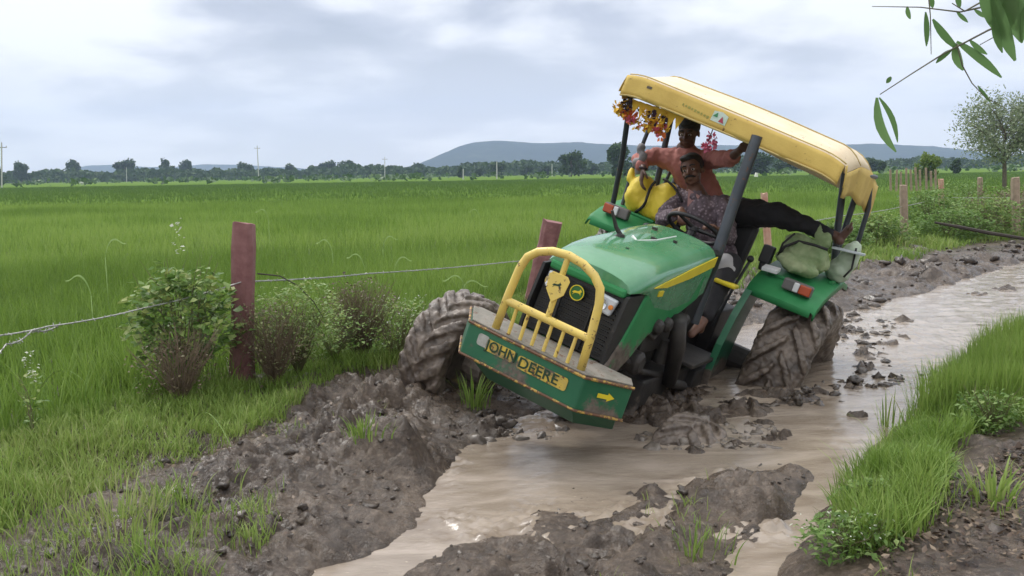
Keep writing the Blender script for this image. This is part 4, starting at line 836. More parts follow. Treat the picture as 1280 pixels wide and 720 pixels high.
text('JOHN', .078, (2.9775, -.222, .829), inkm, bump, 'lettering', .98); text('DEERE', .080, (2.9775, -.008, .821), inkm, bump, 'lettering', 1.12)
bm = bmesh.new(); A = [(0, -.012), (.06, -.012), (.06, -.024), (.10, 0), (.06, .024), (.06, .012), (0, .012)]; dirv = (Vector((2.76, BY + .56, 0)) - Vector((2.97, BY + .36, 0))).normalized(); nrm = Vector((-dirv.y, dirv.x, 0)); nrm = nrm if nrm.x > 0 else -nrm
o0 = Vector((2.97, BY + .36, .825)) + dirv * .10 + nrm * .003; prism(bm, [o0 + dirv * u + V(0, 0, v) for u, v in A], nrm * .003); bmesh.ops.recalc_face_normals(bm, faces=bm.faces); obj('arrow_decal', bm, decal, bump)
bm = bmesh.new(); [box(bm, (2.55, BY + s * .2, .84), (.36, .06, .10)) for s in (1, -1)]; obj('mounting_bracket', bm, dark, bump)

# guard of welded yellow tube
GY = .05; gx = 2.925
def gp(u, z): return (gx + (z - .92) * .02, GY + u, z)
bm = bmesh.new(); arc = [gp(-.275, .92), gp(-.265, 1.12), gp(-.25, 1.28)]
for k in range(9):
    a = math.pi - math.pi * k / 8; arc.append(gp(.245 * math.cos(a) * (1 if abs(math.cos(a)) < .9 else 1), 1.30 + .155 * math.sin(a)))
arc += [gp(.25, 1.28), gp(.265, 1.12), gp(.275, .92)]
tube(bm, arc, .0235, 12); guard = obj('bumper_guard', bm, yellow, tr, smooth=True)
bm = bmesh.new(); tube(bm, [gp(-.262, 1.09), gp(.262, 1.09)], .023, 10); obj('crossbar', bm, yellow, guard, autos=60)
bm = bmesh.new(); tube(bm, [gp(0, 1.09), gp(0, 1.44)], .018, 8); obj('centre_bar', bm, yellow, guard, autos=60)
for k in range(6):
    u = -.19 + k * .076; bm = bmesh.new(); tube(bm, [gp(u, .915), gp(u, 1.085)], .011, 8); obj('short_bar', bm, yellow, guard, autos=60)
bm = bmesh.new(); S = [(-.065, 1.34), (-.045, 1.36), (.045, 1.36), (.065, 1.34), (.055, 1.26), (0, 1.20), (-.055, 1.26)]; prism(bm, [(gx + .026, GY + y, z - .01) for y, z in S], (.006, 0, 0)); bmesh.ops.recalc_face_normals(bm, faces=bm.faces); sh = obj('shield_plate', bm, yellow, guard, bevel=.003)
bm = bmesh.new(); bm.faces.new([bm.verts.new((gx + .0335, GY + y * .9, 1.285 + z * .9)) for y, z in D2]); bmesh.ops.recalc_face_normals(bm, faces=bm.faces); obj('plate_animal', bm, mat('dark_letter', (.015, .05, .02)), guard)

# engine, axle, transmission
bm = bmesh.new(); box(bm, (1.9, YC, .95), (1.1, .34, .42)); box(bm, (1.75, YC + .2, 1.0), (.5, .10, .22)); box(bm, (2.3, YC, .95), (.16, .46, .46))
for k in range(4): lathe(bm, [(.05, 0), (.05, .12), (.03, .14)], 'Y', 12, (1.5 + k * .17, YC + .2, 1.1))
lathe(bm, [(.07, 0), (.075, .02), (.075, .12), (.05, .14)], 'Y', 18, (2.08, YC + .18, .86)); lathe(bm, [(.055, -.1), (.055, .1)], 'Z', 16, (1.42, YC + .27, .93)); lathe(bm, [(.05, -.08), (.05, .08)], 'Z', 16, (1.6, YC + .27, .88))
tube(bm, [(2.2, YC + .2, 1.12), (1.9, YC + .27, 1.0), (1.7, YC + .27, 1.12), (1.45, YC + .24, 1.15)], .018, 8); tube(bm, [(2.25, YC + .22, .9), (2.0, YC + .3, .8), (1.6, YC + .3, .72), (1.3, YC + .28, .7)], .022, 8)
bmesh.ops.recalc_face_normals(bm, faces=bm.faces); obj('engine', bm, dark, tr, bevel=.012)
bm = bmesh.new(); box(bm, (.75, 0, .82), (1.4, .36, .46)); box(bm, (1.25, .10, .55), (1.3, .56, .34)); box(bm, (.72, .38, .55), (.5, .12, .3)); box(bm, (0, 0, .75), (.5, .55, .6)); tube(bm, [(0, -.8, .70), (0, .8, .70)], .11, 14); box(bm, (1.3, .0, .62), (.7, .30, .18)); obj('transmission', bm, dark, tr, bevel=.015)  # wide lower boxes added as black mass to fill the dark under the body
bm = bmesh.new(); tube(bm, [(2.0, -.75, .38), (2.0, -.3, .42), (2.0, .3, .36), (2.0, .70, .32)], .065, 12); box(bm, (2.0, .0, .50), (.3, .26, .28)); tube(bm, [(1.85, -.72, .40), (1.85, .66, .36)], .02, 8); [lathe(bm, [(.12, -.07), (.13, 0), (.12, .07)], 'Y', 16, (2.0, s * .70, .36)) for s in (-1, 1)]; obj('front_axle', bm, dark, tr)
bm = bmesh.new(); tube(bm, [(1.75, YC + .34, 1.15), (1.62, YC + .36, .95), (1.5, YC + .36, .68)], [.05, .055, .05], 12); tube(bm, [(1.5, YC + .36, .68), (1.2, YC + .38, .62)], .035, 10); obj('exhaust_pipe', bm, dark, tr, smooth=True)

# tyres
def tyre(radius, width, nl, depth, seed, parent, bead=.56):
    bm = bmesh.new(); hw = width / 2; prof = [(radius * bead, -hw * .62), (radius * (bead + .12), -hw * .92), (radius * .80, -hw * 1.02), (radius * .885, -hw * .96), (radius * .915, -hw * .80), (radius * .925, -hw * .4), (radius * .93, 0), (radius * .925, hw * .4), (radius * .915, hw * .80), (radius * .885, hw * .96), (radius * .80, hw * 1.02), (radius * (bead + .12), hw * .92), (radius * bead, hw * .62)]
    lathe(bm, prof, 'Y', 64, closed=True)
    for k in range(nl):
        for s in (-1, 1):
            a0 = 2 * math.pi * (k + (.5 if s > 0 else 0)) / nl; sec = []
            for j in range(6):
                t = j / 5; y = s * (hw * .03 + t * hw * 1.0); a = a0 - t * .42 * (1.0); rt = radius * (1.0 if t < .8 else .985 - (t - .8) * .35); rb = radius * (.90 if t < .8 else .84); wa = (.030 + .012 * t) / radius * radius ** 0 * (.7 / radius) ** .3
                sec.append([(math.cos(a + q) * rr, y, math.sin(a + q) * rr) for q, rr in ((-wa * 1.25, rb), (-wa, rt), (wa, rt), (wa * 1.25, rb))])
            rs = [[bm.verts.new(p) for p in q] for q in sec]
            for a_, b_ in zip(rs, rs[1:]):
                for q in range(4): bm.faces.new((a_[q], a_[(q + 1) % 4], b_[(q + 1) % 4], b_[q]))
            bm.faces.new(rs[0][::-1]); bm.faces.new(rs[-1])
    bmesh.ops.recalc_face_normals(bm, faces=bm.faces); o = obj('tyre', bm, rubber, parent, smooth=True)
    blob(o, .011, 1, wr=.020, wscale=.12); t2 = bpy.data.textures.new('mudlump', 'CLOUDS'); t2.noise_scale = .035; t2.noise_depth = 3; d = o.modifiers.new('mud', 'DISPLACE'); d.texture = t2; d.strength = .024; d.mid_level = .45; d.texture_coords = 'LOCAL'
    return o
def wheel(c, radius, width, nl, seed, yaw=0, camber=0, rot=0):
    bm = bmesh.new(); r = radius * .56; hw = width / 2
    lathe(bm, [(r, -hw * .62), (r + .012, -hw * .66), (r * .93, -hw * .55), (r * .9, 0), (r * .93, hw * .55), (r + .012, hw * .66), (r, hw * .62), (r * .84, hw * .25), (r * .5, hw * .12), (r * .28, hw * .35), (r * .24, hw * .55), (.001, hw * .55), (.001, -hw * .1), (r * .84, -hw * .1)], 'Y', 40, closed=True)
    for k in range(8): a = 2 * math.pi * k / 8; lathe(bm, [(.014, 0), (.014, .03), (.001, .03)], 'Y', 6, (math.cos(a) * r * .4, hw * .22, math.sin(a) * r * .4))
    bmesh.ops.recalc_face_normals(bm, faces=bm.faces); o = obj('wheel', bm, rim_m, tr, autos=35)
    o.matrix_local = Matrix.Translation(c) @ Matrix.Rotation(yaw, 4, 'Z') @ Matrix.Rotation(camber, 4, 'X') @ Matrix.Rotation(rot, 4, 'Y') @ (Matrix.Rotation(math.pi, 4, 'Z') if c[1] < 0 else Matrix.Identity(4))
    tyre(radius, width, nl, .03, seed, o); return o
wheel((2.0, -.90, .36), .43, .33, 16, 1, yaw=R(-4)); wheel((2.0, .82, .26), .43, .33, 16, 2, yaw=R(-4), rot=.2)
wheel((0, .86, .72), .68, .42, 18, 3, rot=.1); wheel((0, -.72, .70), .68, .42, 18, 4)

# fenders: flat top rising to the rear, drop at the front, inner curved skirt
for s in (1, -1):
    yi, yo = s * .44, s * .96; zf = 0 if s > 0 else .04
    T_ = [(.48, 1.33), (.44, 1.375), (.30, 1.44), (.05, 1.50), (-.35, 1.56), (-.62, 1.52)]
    th = .022; secs = []
    bm = bmesh.new(); up = []; 
    for x, z in T_:
        up.append([bm.verts.new((x, yi, z + zf)), bm.verts.new((x, (yi + yo) / 2, z + zf + .006)), bm.verts.new((x, yo - s * .03, z + zf)), bm.verts.new((x, yo, z + zf - .014)), bm.verts.new((x, yo + s * .008, z + zf - .055))])
    for a, b in zip(up, up[1:]):
        for k in range(4): bm.faces.new((a[k], a[k + 1], b[k + 1], b[k]))
    dn = []   # front apron
    for y, dz in ((yi, 0), ((yi + yo) / 2, 0), (yo - s * .03, 0)):
        dn.append(bm.verts.new((.485, y, 1.33 + zf - .045 - (0.0))))
    for k in range(2): bm.faces.new((up[0][k], up[0][k + 1], dn[k + 1], dn[k]))
    bmesh.ops.recalc_face_normals(bm, faces=bm.faces); f = obj('fender', bm, green, tr, autos=35); so = f.modifiers.new('t', 'SOLIDIFY'); so.thickness = .014; so.offset = -1
    # skirt following the tyre down to the platform
    bm = bmesh.new(); arc = [(.50, 1.32), (.66, 1.12), (.76, .90), (.78, .70), (.74, .56)]
    A = [[bm.verts.new((x, yi, z + zf)), bm.verts.new((x, yi + s * .05, z + zf))] for x, z in arc]; Bk = [bm.verts.new((x - .55 + .35 * 0, yi, z + zf)) for x, z in arc]
    for k in range(4):
        bm.faces.new((A[k][0], A[k][1], A[k + 1][1], A[k + 1][0])); bm.faces.new((A[k][0], A[k + 1][0], Bk[k + 1], Bk[k]))
    bmesh.ops.recalc_face_normals(bm, faces=bm.faces); k_ = obj('fender_skirt', bm, dgreen, f); so = k_.modifiers.new('t', 'SOLIDIFY'); so.thickness = .012
    # raised rail
    bm = bmesh.new(); tube(bm, [(.25, yi + s * .06, 1.462 + zf), (.25, yi + s * .28, 1.465 + zf)], .013, 8); tube(bm, [(-.05, yo - s * .05, 1.53 + zf), (-.60, yo - s * .04, 1.545 + zf)], .016, 8); obj('fender_rail', bm, green, f, autos=50)
    # lamp cluster: grey case, white and amber lenses
    ly = s * .77; bm = bmesh.new(); box(bm, (.40, ly, 1.455 + zf), (.07, .22, .085)); lc = obj('lamp_case', bm, mat('grey_case', (.10, .10, .10), (.15, .14, .13), 9, .5, mud=.2), f, bevel=.012)
    for dy, w_, mm, nm in ((.062, .085, mat('amber_red_lens', (.42, .07, .02), (.36, .06, .02), 8, .25), 'amber_lens'), (-.005, .042, mat('white_lens', (.72, .74, .74), rough=.2), 'white_lens')):
        bm = bmesh.new(); box(bm, (.443, ly + s * dy, 1.455 + zf), (.022, w_, .07)); obj(nm, bm, mm, f, bevel=.008)
# platform, dashboard, seat, steering
bm = bmesh.new(); box(bm, (.95, .32, .78), (.62, .30, .03)); box(bm, (.95, -.32, .78), (.62, .30, .03)); obj('foot_platform', bm, dark, tr, bevel=.006)
bm = bmesh.new(); prism(bm, [(1.24, -.26, 1.0), (1.24, -.24, 1.585), (.98, -.22, 1.56), (.96, -.24, 1.0)], (0, .54, 0)); bmesh.ops.recalc_face_normals(bm, faces=bm.faces); obj('dashboard', bm, black, tr, bevel=.03)
bm = bmesh.new(); c = V(.78, -.01, 1.62); ax = V(.45, 0, -.89).normalized(); u = V(0, 1, 0); v = ax.cross(u)
ring = [c + (u * math.cos(2 * math.pi * k / 28) + v * math.sin(2 * math.pi * k / 28)) * .20 for k in range(28)]
n_ = 28; m_ = 8; vs = []
for k in range(n_):
    rd = (ring[k] - c).normalized(); vs.append([bm.verts.new(ring[k] + (rd * math.cos(2 * math.pi * q / m_) + ax * math.sin(2 * math.pi * q / m_)) * .016) for q in range(m_)])
for k in range(n_):
    for q in range(m_): bm.faces.new((vs[k][q], vs[(k + 1) % n_][q], vs[(k + 1) % n_][(q + 1) % m_], vs[k][(q + 1) % m_]))
for a in (0, 120, 240): tube(bm, [c, c + (u * math.cos(R(a)) + v * math.sin(R(a))) * .19], [.018, .012], 8)
lathe(bm, [(.001, .02), (.04, .018), (.045, -.01), (.02, -.03), (.001, -.03)], 'Z', 16, c); obj('steering_wheel', bm, black, tr, autos=60)
bm = bmesh.new(); tube(bm, [c, c + ax * .38], .03, 10); obj('steering_column', bm, black, tr)
bm = bmesh.new(); box(bm, (.02, -.02, 1.22), (.46, .46, .12)); bm2 = obj('seat', bm, black, tr, bevel=.04)
bm = bmesh.new(); box(bm, (-.22, -.02, 1.50), (.10, .44, .48), Euler((0, R(-10), 0)).to_matrix()); obj('backrest', bm, black, tr, bevel=.04)
bm = bmesh.new(); box(bm, (-.05, -.02, 1.08), (.4, .36, .18)); obj('seat_base', bm, dark, tr, bevel=.02)
bm = bmesh.new(); tube(bm, [(.45, .30, .95), (.42, .33, 1.25), (.36, .36, 1.50)], .011, 8); ball(bm, (.36, .36, 1.52), .028, sub=2); obj('gear_lever', bm, black, tr)
bm = bmesh.new(); box(bm, (.15, .42, 1.58), (.08, .09, .14)); tube(bm, [(.15, .42, 1.45), (.15, .40, 1.62)], .03, 8); obj('lever_box', bm, black, tr, bevel=.015)
bm = bmesh.new(); box(bm, (.62, .32, 1.315), (.12, .17, .03)); obj('yellow_lever_plate', bm, decal, tr, bevel=.01)

# canopy frame
def bar(pts, r, name='canopy_post', m=steel): bm = bmesh.new(); tube(bm, pts, r, 12); return obj(name, bm, m, tr, autos=60)
bar([(1.02, .30, 1.02), (.985, .27, 1.55), (.93, .235, 1.98), (.88, .21, 2.38)], .040)
bar([(.30, -.86, 1.50), (.45, -.86, 1.9), (.72, -.86, 2.40)], .022); 
bar([(-.1, -.68, 1.56), (-.1, -.72, 1.83), (-.1, -.79, 2.31), (-.1, -.80, 2.42)], .026); bar([(-.2, -.70, 1.6), (-.2, -.67, 1.9), (-.2, -.59, 2.28), (-.2, -.58, 2.42)], .015, 'canopy_strut'); bar([(.1, -.86, 1.52), (.1, -.88, 1.81), (.1, -.86, 2.42)], .017, 'canopy_strut')
bar([(-.42, .86, 1.52), (-.40, .74, 1.95), (-.36, .63, 2.40)], .028); bar([(-.68, .92, 1.62), (-.66, .87, 2.15), (-.6, .8, 2.4)], .02); bar([(-.55, .80, 1.6), (-.5, .78, 2.0), (-.5, .75, 2.4)], .024)
bar([(-.6, -.75, 1.5), (-.6, -.72, 2.4)], .024)
bar([(.82, -.84, 2.40), (.82, .0, 2.38), (.82, .80, 2.34)], .016, 'canopy_rail'); bar([(-.6, -.84, 2.45), (-.6, .84, 2.40)], .016, 'canopy_rail'); bar([(.82, -.84, 2.40), (-.6, -.84, 2.45)], .016, 'canopy_rail'); bar([(.82, .80, 2.34), (-.6, .84, 2.40)], .016, 'canopy_rail')
# canopy cloth: roof sheet bulging over hoops, front fascia and hanging side skirts
clothY = mat('canopy_yellow_cloth', (.64, .46, .12), (.54, .37, .09), 5, .75, bump=.45, bscale=11, rust=-.12); clothP = mat('canopy_faded_top', (.80, .68, .50), (.72, .58, .38), 4, .85, bump=.45, bscale=8, rust=-.1)
nu, nv = 34, 22
def roof(u, v):           # u across (right to left), v front to back
    y = -.87 + 1.70 * u; x = .86 - 1.78 * v
    z = 2.535 - .115 * u - .02 * u * u + .115 * math.sin(math.pi * min(1, v * 1.05)) * (.85 + .15 * math.sin(math.pi * u)) + .03 * v
    z -= .09 * max(0, (abs(u - .5) - .40) / .10) ** 2 * (1 if v > .04 else .3)
    z += .004 * math.sin(u * 12 + v * 5) * v - .010 * (abs(math.sin(v * 3 * math.pi)) - .5) * (0 < v) * min(1, v * 6)
    return V(x, y, z)
bm = bmesh.new(); G = [[bm.verts.new(roof(i / nu, j / nv)) for i in range(nu + 1)] for j in range(nv + 1)]
for j in range(nv):
    for i in range(nu): bm.faces.new((G[j][i], G[j][i + 1], G[j + 1][i + 1], G[j + 1][i]))
bmesh.ops.recalc_face_normals(bm, faces=bm.faces); can = obj('canopy', bm, clothP, tr, smooth=True); so = can.modifiers.new('t', 'SOLIDIFY'); so.thickness = .006; so.offset = 1
def skirt(name, f_top, drop, outv, n, m, wav=.012, seed=0, rows=5):
    bm = bmesh.new(); rows_ = []
    for r in range(rows + 1):
        t = r / rows; row = []
        for i in range(n + 1):
            s = i / n; p = f_top(s); d = drop(s); o = Vector(outv) * (wav * .6 * math.sin(s * 13 + seed) * t + .003 * math.sin(s * 41 + 2) * t + .018 * math.sin(t * math.pi * .5))
            row.append(bm.verts.new(p + o + V(0, 0, -d * t)))
        rows_.append(row)
    for a, b in zip(rows_, rows_[1:]):
        for i in range(n): bm.faces.new((a[i], a[i + 1], b[i + 1], b[i]))
    o = obj(name, bm, m, can, smooth=True); so = o.modifiers.new('t', 'SOLIDIFY'); so.thickness = .005; return o
skirt('front_fascia', lambda s: roof(s, 0) + V(.006, 0, .002), lambda s: .150 - .02 * s + .003 * math.sin(s * 9), (1, 0, 0), 60, clothY, .007)
skirt('side_skirt', lambda s: roof(1, s) + V(0, .006, .002), lambda s: .14 + .12 * min(1, s * 2.2) + .012 * math.sin(s * 14), (0, 1, 0), 40, clothY, .022, 1)
skirt('side_skirt', lambda s: roof(0, s) + V(0, -.006, .002), lambda s: .13, (0, -1, 0), 40, clothY, .012, 2)
skirt('rear_skirt', lambda s: roof(s, 1) + V(-.006, 0, .002), lambda s: .16 + .10 * s, (-1, 0, 0), 50, clothP, .012, 3)
bm = bmesh.new(); tube(bm, [roof(k / 30, 0) + V(.026 + .005 * math.sin(k), 0, -.150 + .02 * k / 30) for k in range(31)], .008, 6); obj('hem', bm, mat('pale_hem', (.55, .42, .16)), can, smooth=True)
def on_fascia(s, dz): p = roof(s, 0); return V(p.x + .026, p.y, p.z - dz)
pp = on_fascia(.46, .055); bm = bmesh.new(); prism(bm, [pp + V(0, -.06, -.035), pp + V(0, .055, -.045), pp + V(0, .06, .02), pp + V(0, .01, .04), pp + V(0, -.05, .035)], (.004, 0, 0)); cp = obj('patch', bm, mat('patch_white', (.62, .70, .62), (.45, .6, .5), 30, .6), can)
bm = bmesh.new(); prism(bm, [pp + V(.005, .0, -.03), pp + V(.005, .04, -.035), pp + V(.005, .02, .01)], (.003, 0, 0)); obj('patch_mark', bm, mat('patch_red', (.45, .05, .10), rough=.6), can)
bm = bmesh.new(); prism(bm, [pp + V(.005, -.05, .0), pp + V(.005, -.015, -.005), pp + V(.005, -.02, .028)], (.003, 0, 0)); obj('patch_mark', bm, mat('patch_green', (.05, .25, .10), rough=.6), can)
for k in range(9):   # faded illegible greenish print
    q = on_fascia(.29 + k * .015, .068 + .002 * k); bm = bmesh.new() if k == 0 else bm; box(bm, q, (.002, .011 + .004 * (k % 3), .016 - .003 * (k % 2)))
obj('faded_print', bm, mat('faded_green_print', (.36, .34, .08)), can)
bm = bmesh.new(); q = on_fascia(.12, .05); box(bm, q + V(.0, 0, 0), (.004, .04, .018)); obj('tear', bm, mat('grey_tear', (.12, .10, .07)), can)

for vv in (.02, .34, .67, .98):       # seams across the cloth over the hoops
    bm = bmesh.new(); tube(bm, [roof(k / 30, vv) + V(0, 0, .010) for k in range(31)], .005, 6); obj('seam', bm, MATS['pale_hem'], can, smooth=True)
# ------------------------------------------------------------------ things on the tractor (placed in its frame)
def tpart(name, base, label, cat, group=None): return empty(name, TM @ Matrix.Translation(base), label, cat, group)
def sub(o, base):   # mesh given in tractor coordinates, stored relative to its thing's base
    o.data.transform(Matrix.Translation(-Vector(base))); return o
def bobj(name, bm, m, parent, base, **k): return sub(obj(name, bm, m, parent, **k), base)
# flower garlands under the canopy front
fl_y = mat('yellow_flower', (.75, .50, .05), (.70, .38, .04), 30, .8); fl_o = mat('orange_flower', (.75, .22, .05), (.70, .15, .05), 30, .8); fl_p = mat('pink_flower', (.65, .12, .20), (.60, .2, .3), 30, .8); fl_d = mat('dark_ribbon', (.03, .025, .04), (.1, .05, .08), 30, .8)
def petals(bm, c, r, n=14):
    for k in range(n):
        d = Vector((random.gauss(0, 1), random.gauss(0, 1), random.gauss(0, 1))).normalized(); e = d.orthogonal().normalized(); g = d.cross(e); c0 = Vector(c)
        bm.faces.new([bm.verts.new(c0 + d * r * .25), bm.verts.new(c0 + d * r * .8 + e * r * .38), bm.verts.new(c0 + d * r * 1.1), bm.verts.new(c0 + d * r * .8 - e * r * .38 + g * r * .15)])
base = V(.80, -.62, 2.36); g = tpart('flower_garland', base, 'bright yellow and orange flower garland hanging under the canopy front', 'garland')
sets = {'yellow_flowers': fl_y, 'orange_flowers': fl_o, 'pink_flowers': fl_p, 'dark_ribbons': fl_d}
for i, (nm, mm) in enumerate(sets.items()):
    bm = bmesh.new()
    for k in range([18, 13, 7, 12][i]):
        s = random.random(); y = -.84 + s * .40; sagz = 2.33 - .02 * s - random.uniform(0, .09 + .06 * math.sin(math.pi * s)) - (.05 if nm == 'orange_flowers' else .04 if nm == 'pink_flowers' else 0); petals(bm, (.80 + random.uniform(-.05, .05), y, sagz), random.uniform(.028, .048))
    if nm == 'yellow_flowers':
        for k in range(7): s = k / 6; prism(bm, [(.80, -.80 + s * .36, 2.36), (.80, -.72 + s * .36, 2.355), (.805, -.755 + s * .36, 2.25 - .03 * math.sin(s * 3))], (.004, 0, 0))
    bobj(nm, bm, mm, g, base)['kind'] = 'stuff'
base = V(.84, -.12, 2.24); g = tpart('pompom', base, 'small pink and red pompom hanging right of the passenger head', 'pompom'); bm = bmesh.new(); [petals(bm, base + V(random.gauss(0, .02), random.gauss(0, .02), random.gauss(0, .03)), .035) for k in range(8)]; bobj('pink_flowers', bm, fl_p, g, base)
bm = bmesh.new(); tube(bm, [base, base + V(0, 0, .10)], .004, 5); bobj('cord', bm, fl_d, g, base)
base = V(.84, -.88, 2.27); g = tpart('star_flower', base, 'yellow star shaped flower at the left corner of the canopy', 'ornament'); bm = bmesh.new(); [petals(bm, base, .05, 10) for _ in range(3)]; bobj('yellow_flowers', bm, fl_y, g, base)
# rolled grey rag tied on the right strut
base = V(.22, -.80, 1.93); o = bmesh.new(); [ball(o, base + V(random.gauss(0, .025), random.gauss(0, .025), dz), (.035, .035, .045), sub=2) for dz in (-.08, -.03, 0.03, .09)]
rg = bobj('rag', o, mat('grey_rag', (.20, .19, .19), (.35, .33, .34), 18, .9), None, base); rg.matrix_world = TM @ Matrix.Translation(base); blob(rg, .012, 3, .03, .05); tag(rg, 'grey rag tied round the strut at the left of the canopy frame', 'rag')

# sacks
sackm = mat('yellow_sack_cloth', (.80, .62, .05), (.70, .52, .04), 5, .55, bump=.5, bscale=22)
base = V(.08, -.62, 1.50); sk = bmesh.new(); ball(sk, (.10, -.74, 1.66), (.14, .12, .17)); ball(sk, (.12, -.50, 1.66), (.16, .15, .18), Euler((.2, 0, 0)).to_matrix()); ball(sk, (.10, -.62, 1.60), (.13, .14, .11)); ball(sk, (.18, -.42, 1.55), (.10, .08, .08)); cap(sk, (.12, -.86, 1.76), (.1, -.88, 1.82), .04, .02)
sk = bobj('yellow_sack', sk, sackm, None, base); sk.matrix_world = TM @ Matrix.Translation(base); blob(sk, .014, 3, .035, .09); tag(sk, 'bulging yellow sack on the fender under the passenger hand', 'sack')
bm = bmesh.new(); pts = [(.27 - abs(t - .5) * .1, -.635 + .03 * math.sin(t * 5) + (t - .5) * .10, 1.52 + .29 * t) for t in [k / 8 for k in range(9)]]; tube(bm, pts, .012, 8); bobj('strap', bm, mat('black_strap', (.02, .018, .018)), sk, base, smooth=True)
bm = bmesh.new(); tube(bm, [(.22, -.56 + .22 * t, 1.85 - .12 * t * t) for t in [k / 6 for k in range(7)]], .010, 8); bobj('strap', bm, MATS['black_strap'], sk, base, smooth=True)
bm = bmesh.new(); ball(bm, (.30, -.44, 1.57), (.03, .035, .04), sub=2); ball(bm, (.30, -.40, 1.55), (.03, .05, .025), sub=2); o = bobj('tied_end', bm, mat('orange_cloth', (.70, .25, .04), (.5, .15, .03), 20, .8), sk, base, smooth=True)
bagm = mat('green_bag_cloth', (.16, .24, .10), (.34, .40, .22), 7, .8, bump=.5, bscale=20); bagp = mat('pale_bag_cloth', (.48, .56, .44), (.34, .42, .3), 7, .8, bump=.5, bscale=20)
base = V(0, .68, 1.55); bm = bmesh.new(); ball(bm, (-.02, .66, 1.65), (.17, .20, .13)); ball(bm, (-.25, .62, 1.66), (.14, .18, .12)); ball(bm, (.14, .68, 1.57), (.10, .15, .06)); ball(bm, (.02, .60, 1.72), (.12, .12, .09)); ball(bm, (.12, .60, 1.60), (.08, .12, .06)); ball(bm, (.0, .74, 1.78), (.05, .06, .11), Euler((-.3, 0, 0)).to_matrix()); cap(bm, (.02, .70, 1.84), (.03, .68, 1.93), .03, .008)
bg = bobj('cloth_bag', bm, bagm, None, base); bg.matrix_world = TM @ Matrix.Translation(base); blob(bg, .013, 3, .04, .07); tag(bg, 'crumpled olive green cloth bag resting on the near rear fender', 'bag')
bm = bmesh.new(); tube(bm, [(.14, .50, 1.60), (.15, .52, 1.68), (.13, .60, 1.755), (.14, .72, 1.77), (.12, .82, 1.77)], .011, 8); tube(bm, [(.15, .50, 1.60), (.16, .50, 1.70), (.12, .55, 1.80)], .008, 8); bobj('strap', bm, MATS['black_strap'], bg, base, smooth=True)
base = V(-.25, .93, 1.55); bm = bmesh.new(); ball(bm, (-.25, .93, 1.72), (.11, .08, .17), Euler((-.1, 0, 0)).to_matrix()); ball(bm, (-.22, .90, 1.62), (.10, .10, .09)); pb = bobj('pale_bag', bm, bagp, None, base); pb.matrix_world = TM @ Matrix.Translation(base); blob(pb, .013, 3, .03, .07); tag(pb, 'pale green white bag hanging at the rear corner of the near fender', 'bag')
bm = bmesh.new(); tube(bm, [(-.12, .97, 1.60), (-.13, 1.0, 1.68), (-.15, .97, 1.84)], .008, 8); bobj('strap', bm, MATS['black_strap'], pb, base, smooth=True)
base = V(-.12, .93, 1.80); bm = bmesh.new(); box(bm, base, (.12, .24, .018), Euler((.12, 0, 0)).to_matrix()); o = bobj('metal_plate', bm, mat('pale_tin', (.55, .60, .62), (.4, .45, .47), 10, .4, metal=.4), None, base, bevel=.004); o.matrix_world = TM @ Matrix.Translation(base); tag(o, 'flat pale metal strip lying across the rear bag below the foot', 'plate')
base = V(.30, .52, 1.50); bm = bmesh.new(); box(bm, base, (.10, .12, .03), Euler((.1, .2, 0)).to_matrix()); o = bobj('paper', bm, mat('white_paper', (.72, .74, .74)), None, base, bevel=.004); o.matrix_world = TM @ Matrix.Translation(base); tag(o, 'small folded white paper on the near fender by the black lever box', 'paper')
base = V(.5, .25, 1.36); bm = bmesh.new(); ball(bm, (.5, .23, 1.42), (.09, .085, .095), Euler((.3, 0, 0)).to_matrix()); ball(bm, (.52, .30, 1.40), (.04, .035, .05)); o = bobj('grey_cloth_bundle', bm, mat('pale_grey_cloth', (.42, .41, .41), (.33, .32, .32), 6, .8), None, base); o.matrix_world = TM @ Matrix.Translation(base); blob(o, .012, 4, .012, .06); tag(o, 'pale grey cloth bundle beside the driver knee above the yellow plate', 'cloth')

# ------------------------------------------------------------------ people
skin = mat('brown_skin', (.17, .085, .055), (.13, .062, .04), 9, .5, bump=.1); hairm = mat('black_hair', (.012, .010, .010), (.022, .018, .016), 40, .6, bump=.6, bscale=90)
def hand(bm, wrist, d, palm_n, curl=.8, scale=1.0, thumb=1):
    """palm, five unequal curled fingers; d points from wrist to knuckles, palm_n the way the palm faces"""
    d = Vector(d).normalized(); pn = Vector(palm_n); pn = (pn - d * pn.dot(d)).normalized(); s = d.cross(pn).normalized() * thumb; w = Vector(wrist); k = scale
    for q in (-1, -.33, .33, 1): cap(bm, w + s * q * .012 * k, w + d * .085 * k + s * q * .032 * k, .016 * k, .013 * k, 10)
    for q, L in ((-1, .062), (-.35, .078), (.3, .082), (.95, .074)):
        p = w + d * .088 * k + s * q * .031 * k; a = 0; dd = d.copy()
        for j, f in enumerate((.45, .32, .23)):
            a = curl * (j + .6) * .6; dd = (d * math.cos(a) + pn * math.sin(a)).normalized(); e = p + dd * L * f * k * 1.05; cap(bm, p, e, (.0095 - j * .001) * k, (.0088 - j * .001) * k, 9); p = e
    p = w + d * .025 * k + s * .030 * k; e = p + (d * .55 + s * .65 + pn * .35).normalized() * .042 * k; cap(bm, p, e, .013 * k, .011 * k, 9); cap(bm, e, e + (d * .85 + s * .1 + pn * .5).normalized() * .032 * k, .0105 * k, .009 * k, 9)
